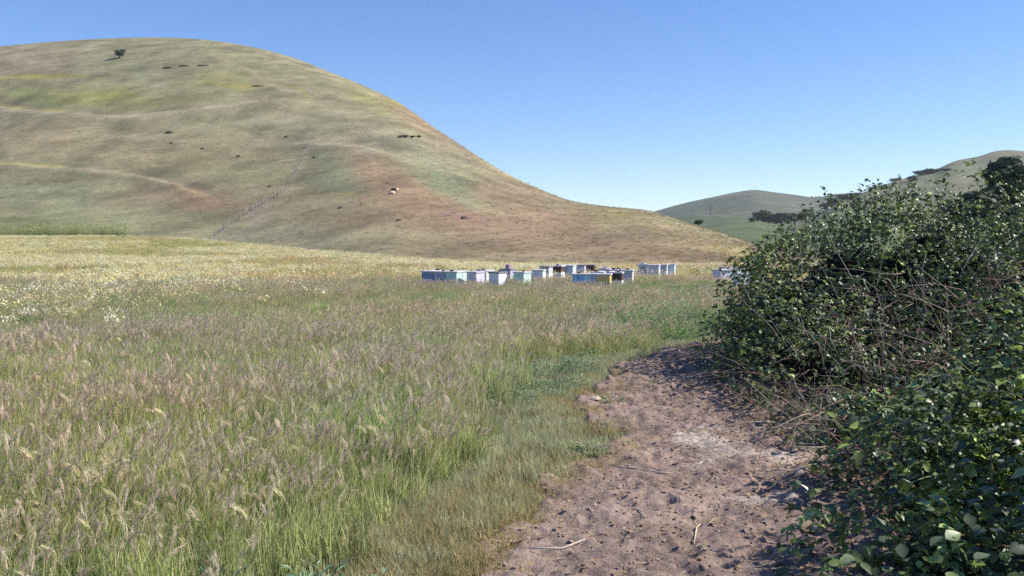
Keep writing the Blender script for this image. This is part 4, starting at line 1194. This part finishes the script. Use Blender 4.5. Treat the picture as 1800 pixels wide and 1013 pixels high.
# ------------------------------------------------------------------ rocks, burrow and bushes on the hillside
def rock(px, py, s, label, c, flat=.5, name='rock', cat='rock', group='rocks on the hillside', stretch=1.0):
    p = on_hill(px, py); random.seed(int(px * 7 + py)); bm = bmesh.new(); bmesh.ops.create_icosphere(bm, subdivisions=2, radius=s)
    for v_ in bm.verts: v_.co *= U(.7, 1.25); v_.co.z *= flat; v_.co.x *= stretch
    me = bpy.data.meshes.new('rock'); bm.to_mesh(me); bm.free()
    ca = me.color_attributes.new('Col', 'FLOAT_COLOR', 'POINT'); ca.data.foreach_set('color', list((*c, 1)) * len(me.vertices))
    tag(obj(name, me, M_STONE, None, p + Vector((0, 0, s * flat * .3))), label, cat, group)
DK = lin((92, 84, 70))
rock(297, 234, .8, 'lone dark rock in the middle of the hillside', DK, .5, stretch=1.6)
rock(296, 120, .8, 'left end of the dark outcrop near the hilltop', DK, .4, stretch=2.4)
rock(322, 117, .7, 'middle of the dark outcrop near the hilltop', DK, .4, stretch=2.6)
rock(358, 116, .8, 'right end of the dark outcrop near the hilltop', DK, .4, stretch=2.6)
rock(456, 151, .7, 'flat rock by the yellow flowers below the hilltop', lin((120, 108, 84)), .3, stretch=3)
rock(688, 341, .55, 'pale bare soil mound at the burrow on the hillside', lin((206, 184, 160)), .8, 'soil_mound', 'soil', 'burrow on the hillside')
rock(698, 336, .38, 'smaller pale soil mound right of the burrow mouth', lin((196, 174, 152)), 1.1, 'soil_mound', 'soil', 'burrow on the hillside')
rock(693, 336, .45, 'dark burrow mouth between the pale soil mounds', lin((60, 48, 42)), .9, 'burrow', 'burrow', 'burrow on the hillside')
for i, (px, py, s) in enumerate(((420, 276, .5), (505, 241, .55), (554, 277, .5), (355, 262, .45), (476, 329, .4), (600, 365, .45), (815, 385, .5), (700, 388, .4), (300, 252, .5))):
    rock(px, py, s, ('small dark stone on the slope above the fence bend', 'small dark stone left of the fence top', 'dark stone in the green patch right of the fence', 'small dark stone left of the fence on the upper slope', 'small stone just left of the fence bend', 'small stone on the tan slope right of the fence', 'stone in the purple patch above the hives', 'stone low on the slope above the left hives', 'stone just below the lone dark rock')[i], DK, .6)
def crown_mesh(seed, blobs, nleaf, ls, cols):
    """leaf clumps spread through the lumpy volume of a tree crown"""
    random.seed(seed); mb = MB()
    vol = [b[3] * b[4] * b[5] for b in blobs]; tot = sum(vol)
    for b, v_ in zip(blobs, vol):
        cx, cy, cz, rx, ry, rz = b
        for _ in range(int(nleaf * v_ / tot)):
            d = Vector((random.gauss(0, 1), random.gauss(0, 1), random.gauss(0, 1))).normalized(); r_ = U(.55, 1.06)
            p = Vector((cx + d.x * rx * r_, cy + d.y * ry * r_, cz + d.z * rz * r_)); s_ = ls * U(.6, 1.4)
            nrm = (d + Vector((U(-.8, .8), U(-.8, .8), U(-.3, .9)))).normalized(); e1 = nrm.cross(Vector((.3, .7, .2))).normalized() * s_; e2 = nrm.cross(e1) * .7
            c = mixc(random.choice(cols), random.choice(cols), R())
            mb.add([p - e1, p - e2 * .8 + nrm * s_ * .15, p + e1, p + e2 * .8 - nrm * s_ * .1], [(0, 1, 2, 3)], c)
    return mb.mesh('crown', False)
OAKC = (lin((60, 74, 48)), lin((48, 60, 42)), lin((74, 88, 54)), lin((54, 66, 50)))
def blobs_for(seed, w, h):
    random.seed(seed); out = [(0, 0, h * .58, w * .36, w * .36, h * .34)]
    for _ in range(7):
        a = R() * 6.28; r_ = w * U(.18, .34); out.append((r_ * math.cos(a), r_ * math.sin(a), h * U(.38, .82), w * U(.16, .26), w * U(.16, .26), h * U(.13, .2)))
    return out
_oak = []
for i in range(4):
    b = blobs_for(50 + i, 1.0, 1.0)
    me = crown_mesh(70 + i, b, 900, .055, OAKC); me.materials.append(M_OAK)
    random.seed(90 + i); tb = MB(); tb.tube([(0, 0, -.08), (.01, 0, .2), (.03, 0, .5)], [.06, .045, .02], 6, lin((70, 62, 54)))
    for _ in range(4):
        a = R() * 6.28; tb.tube([(.01, 0, .22), (.14 * math.cos(a), .14 * math.sin(a), .42), (.26 * math.cos(a), .26 * math.sin(a), .6)], [.025, .016, .006], 5, lin((70, 62, 54)))
    tm = tb.mesh('trunk'); tm.materials.append(M_BARK); _oak.append((me, tm))
def oak(p, w, h, label, var, group=None, name='oak_tree', cat='tree'):
    t_ = thing(name, label, cat, p, U(0, 6.28), group)
    for nm, m_ in (('crown', _oak[var][0]), ('trunk', _oak[var][1])):
        o_ = obj(nm, m_, None, t_); o_.scale = (w, w, h)
random.seed(12)
p = on_hill(211, 103); oak(p, 5.0, 3.9, 'lone dark oak near the top of the large hill', 0)
for i, (px, w) in enumerate(((702, 1.6), (714, 2.0), (726, 1.8), (737, 1.9))):
    oak(on_hill(px, 243), w * 1.0, .8, ('first low shrub from the left below the right shoulder of the hill', 'second low shrub below the right shoulder of the hill', 'third low shrub below the right shoulder of the hill', 'rightmost low shrub below the right shoulder of the hill')[i], i % 4, 'low shrubs on the hill shoulder', 'shrub', 'shrub')
oak(on_hill(1228, 396), 2.4, 1.2, 'dark shrub on the right foot of the large hill', 1, None, 'shrub', 'shrub')
# far oaks in the valley
FO = [(1322, 390, 5, 4), (1331, 387, 7, 6.5), (1344, 389, 9, 9), (1353, 391, 8, 7), (1363, 393, 9, 7.5), (1374, 393, 9, 8), (1386, 389, 8, 7.5), (1397, 385, 7, 6.5), (1408, 380, 7.5, 6.5), (1420, 375, 8, 7)]
LBL = ['leftmost tiny oak of the dark valley grove', 'second oak from the left in the valley grove', 'tallest oak, third from the left in the valley grove', 'fourth oak from the left in the valley grove', 'fifth oak from the left in the valley grove', 'sixth oak from the left in the valley grove', 'seventh oak from the left in the valley grove', 'eighth oak of the valley grove, climbing right', 'ninth oak of the valley grove, climbing right', 'last oak of the valley grove before the brambles']
for i, (px, py, w, h_) in enumerate(FO):
    p = at(px, py, 500); p = on_far(I2, px, py + 1)
    sc_ = p.y / 480; oak(p - Vector((0, 0, h_ * .2)), w * sc_, h_ * sc_, LBL[i], i % 4, 'dark oaks in the valley grove')
for i, (px, py, w, h_, lab) in enumerate(((1452, 366, 11, 9, 'dark oak on the skyline at the foot of the right ridge'), (1466, 360, 12, 9, 'second dark oak at the foot of the right ridge'), (1484, 352, 13, 9, 'third dark oak on the lower right ridge'), (1504, 346, 10, 6, 'dark oak on the lower skyline of the right ridge'),
                                     (1534, 332, 8, 4, 'small round tree on the right ridge skyline'), (1575, 319, 9, 4.5, 'flat tree on the middle of the right ridge skyline'), (1602, 318, 7, 7, 'round dark tree just below the right ridge skyline'), (1620, 308, 12, 7, 'left tree of the dark clump high on the right ridge'),
                                     (1632, 306, 13, 7, 'middle tree of the dark clump high on the right ridge'), (1646, 304, 14, 5, 'right tree of the dark clump high on the right ridge'), (1664, 300, 9, 3, 'low shrub right of the clump on the ridge'))):
    oak(on_far(I3, px, py) - Vector((0, 0, h_ * .22)), w * 1.15, h_ * .75, lab, i % 4, 'oaks on the right ridge')
# big oak at the right edge and the shrubs beside it
def big_oak(label, px, base_d, w, h_, seed, n_):
    x_ = (px - W / 2) / F * base_d; t_ = thing('oak_tree', label, 'tree', (x_, base_d, 0))
    b = [(a * w, b_ * w, c * h_, d * w, e * w, f_ * h_) for a, b_, c, d, e, f_ in blobs_for(seed, 1, 1)]
    obj('crown', crown_mesh(seed, b, n_, .28, OAKC), M_OAK, t_)
    tb = MB(); tb.tube([(0, 0, -.1), (.1, 0, h_ * .25), (0, .1, h_ * .55)], [.4, .3, .12], 8, lin((74, 66, 58)))
    for _ in range(6):
        a = U(0, 6.28); tb.tube([(.1, 0, h_ * .25), (.2 * w * math.cos(a), .2 * w * math.sin(a), h_ * .5), (.32 * w * math.cos(a), .32 * w * math.sin(a), h_ * .68)], [.17, .1, .03], 6, lin((74, 66, 58)))
    tb.build('trunk', M_BARK, t_)
big_oak('big dark oak rising over the brambles at the right edge', 1800, 62, 6.2, 8.0, 33, 9000)
big_oak('small round dark oak left of the big one at right', 1728, 60, 2.8, 5.6, 34, 3000)
big_oak('low dark oak half hidden behind the top of the brambles', 1695, 64, 3.6, 5.2, 35, 3000)

# power pylon far off in the valley
p = on_far(I1b, 1250, 380); hgt = 24 / F * p.y
t_ = thing('power_pylon', 'faint grey lattice power pylon in front of the distant hill', 'pylon', p)
mb = MB()
for sx in (-1, 1):
    for sy in (-1, 1): mb.tube([(sx * 1.4, sy * 1.4, -.5), (sx * .35, sy * .35, hgt * .65), (sx * .2, sy * .2, hgt)], .14, 4, lin((110, 112, 116)))
for i in range(7):
    z0, z1 = hgt * i / 7, hgt * (i + 1) / 7; w0, w1 = 1.4 - 1.15 * i / 7, 1.4 - 1.15 * (i + 1) / 7
    for sy in (-1, 1): mb.tube([(-w0, sy * w0, z0), (w1, sy * w1, z1)], .08, 3, lin((110, 112, 116))); mb.tube([(w0, sy * w0, z0), (-w1, sy * w1, z1)], .08, 3, lin((110, 112, 116)))
mb.build('tower', M_METAL, t_)
for z_ in (.68, .82, .95):
    mb = MB(); mb.tube([(-2.2, 0, hgt * z_), (0, 0, hgt * z_ + .3), (2.2, 0, hgt * z_)], .12, 4, lin((110, 112, 116))); mb.build('cross_arm', M_METAL, t_)

# ------------------------------------------------------------------ haze
mb = MB(); mb.box(-4300, 4300, -560, 4300, -4.5, 125)
hz = mb.build('haze', None, None, False)
m = bpy.data.materials.new('haze_air'); m.use_nodes = True; nt = m.node_tree
nt.nodes.remove(nt.nodes['Principled BSDF'])
vol = nt.nodes.new('ShaderNodeVolumePrincipled')
vol.inputs['Color'].default_value = (.86, .92, 1.0, 1); vol.inputs['Density'].default_value = 0.00011; vol.inputs['Anisotropy'].default_value = 0.2
nt.links.new(vol.outputs[0], nt.nodes['Material Output'].inputs['Volume'])
hz.data.materials.append(m)
tag(hz, 'thin pale daylight haze over the valley', 'haze', kind='stuff')
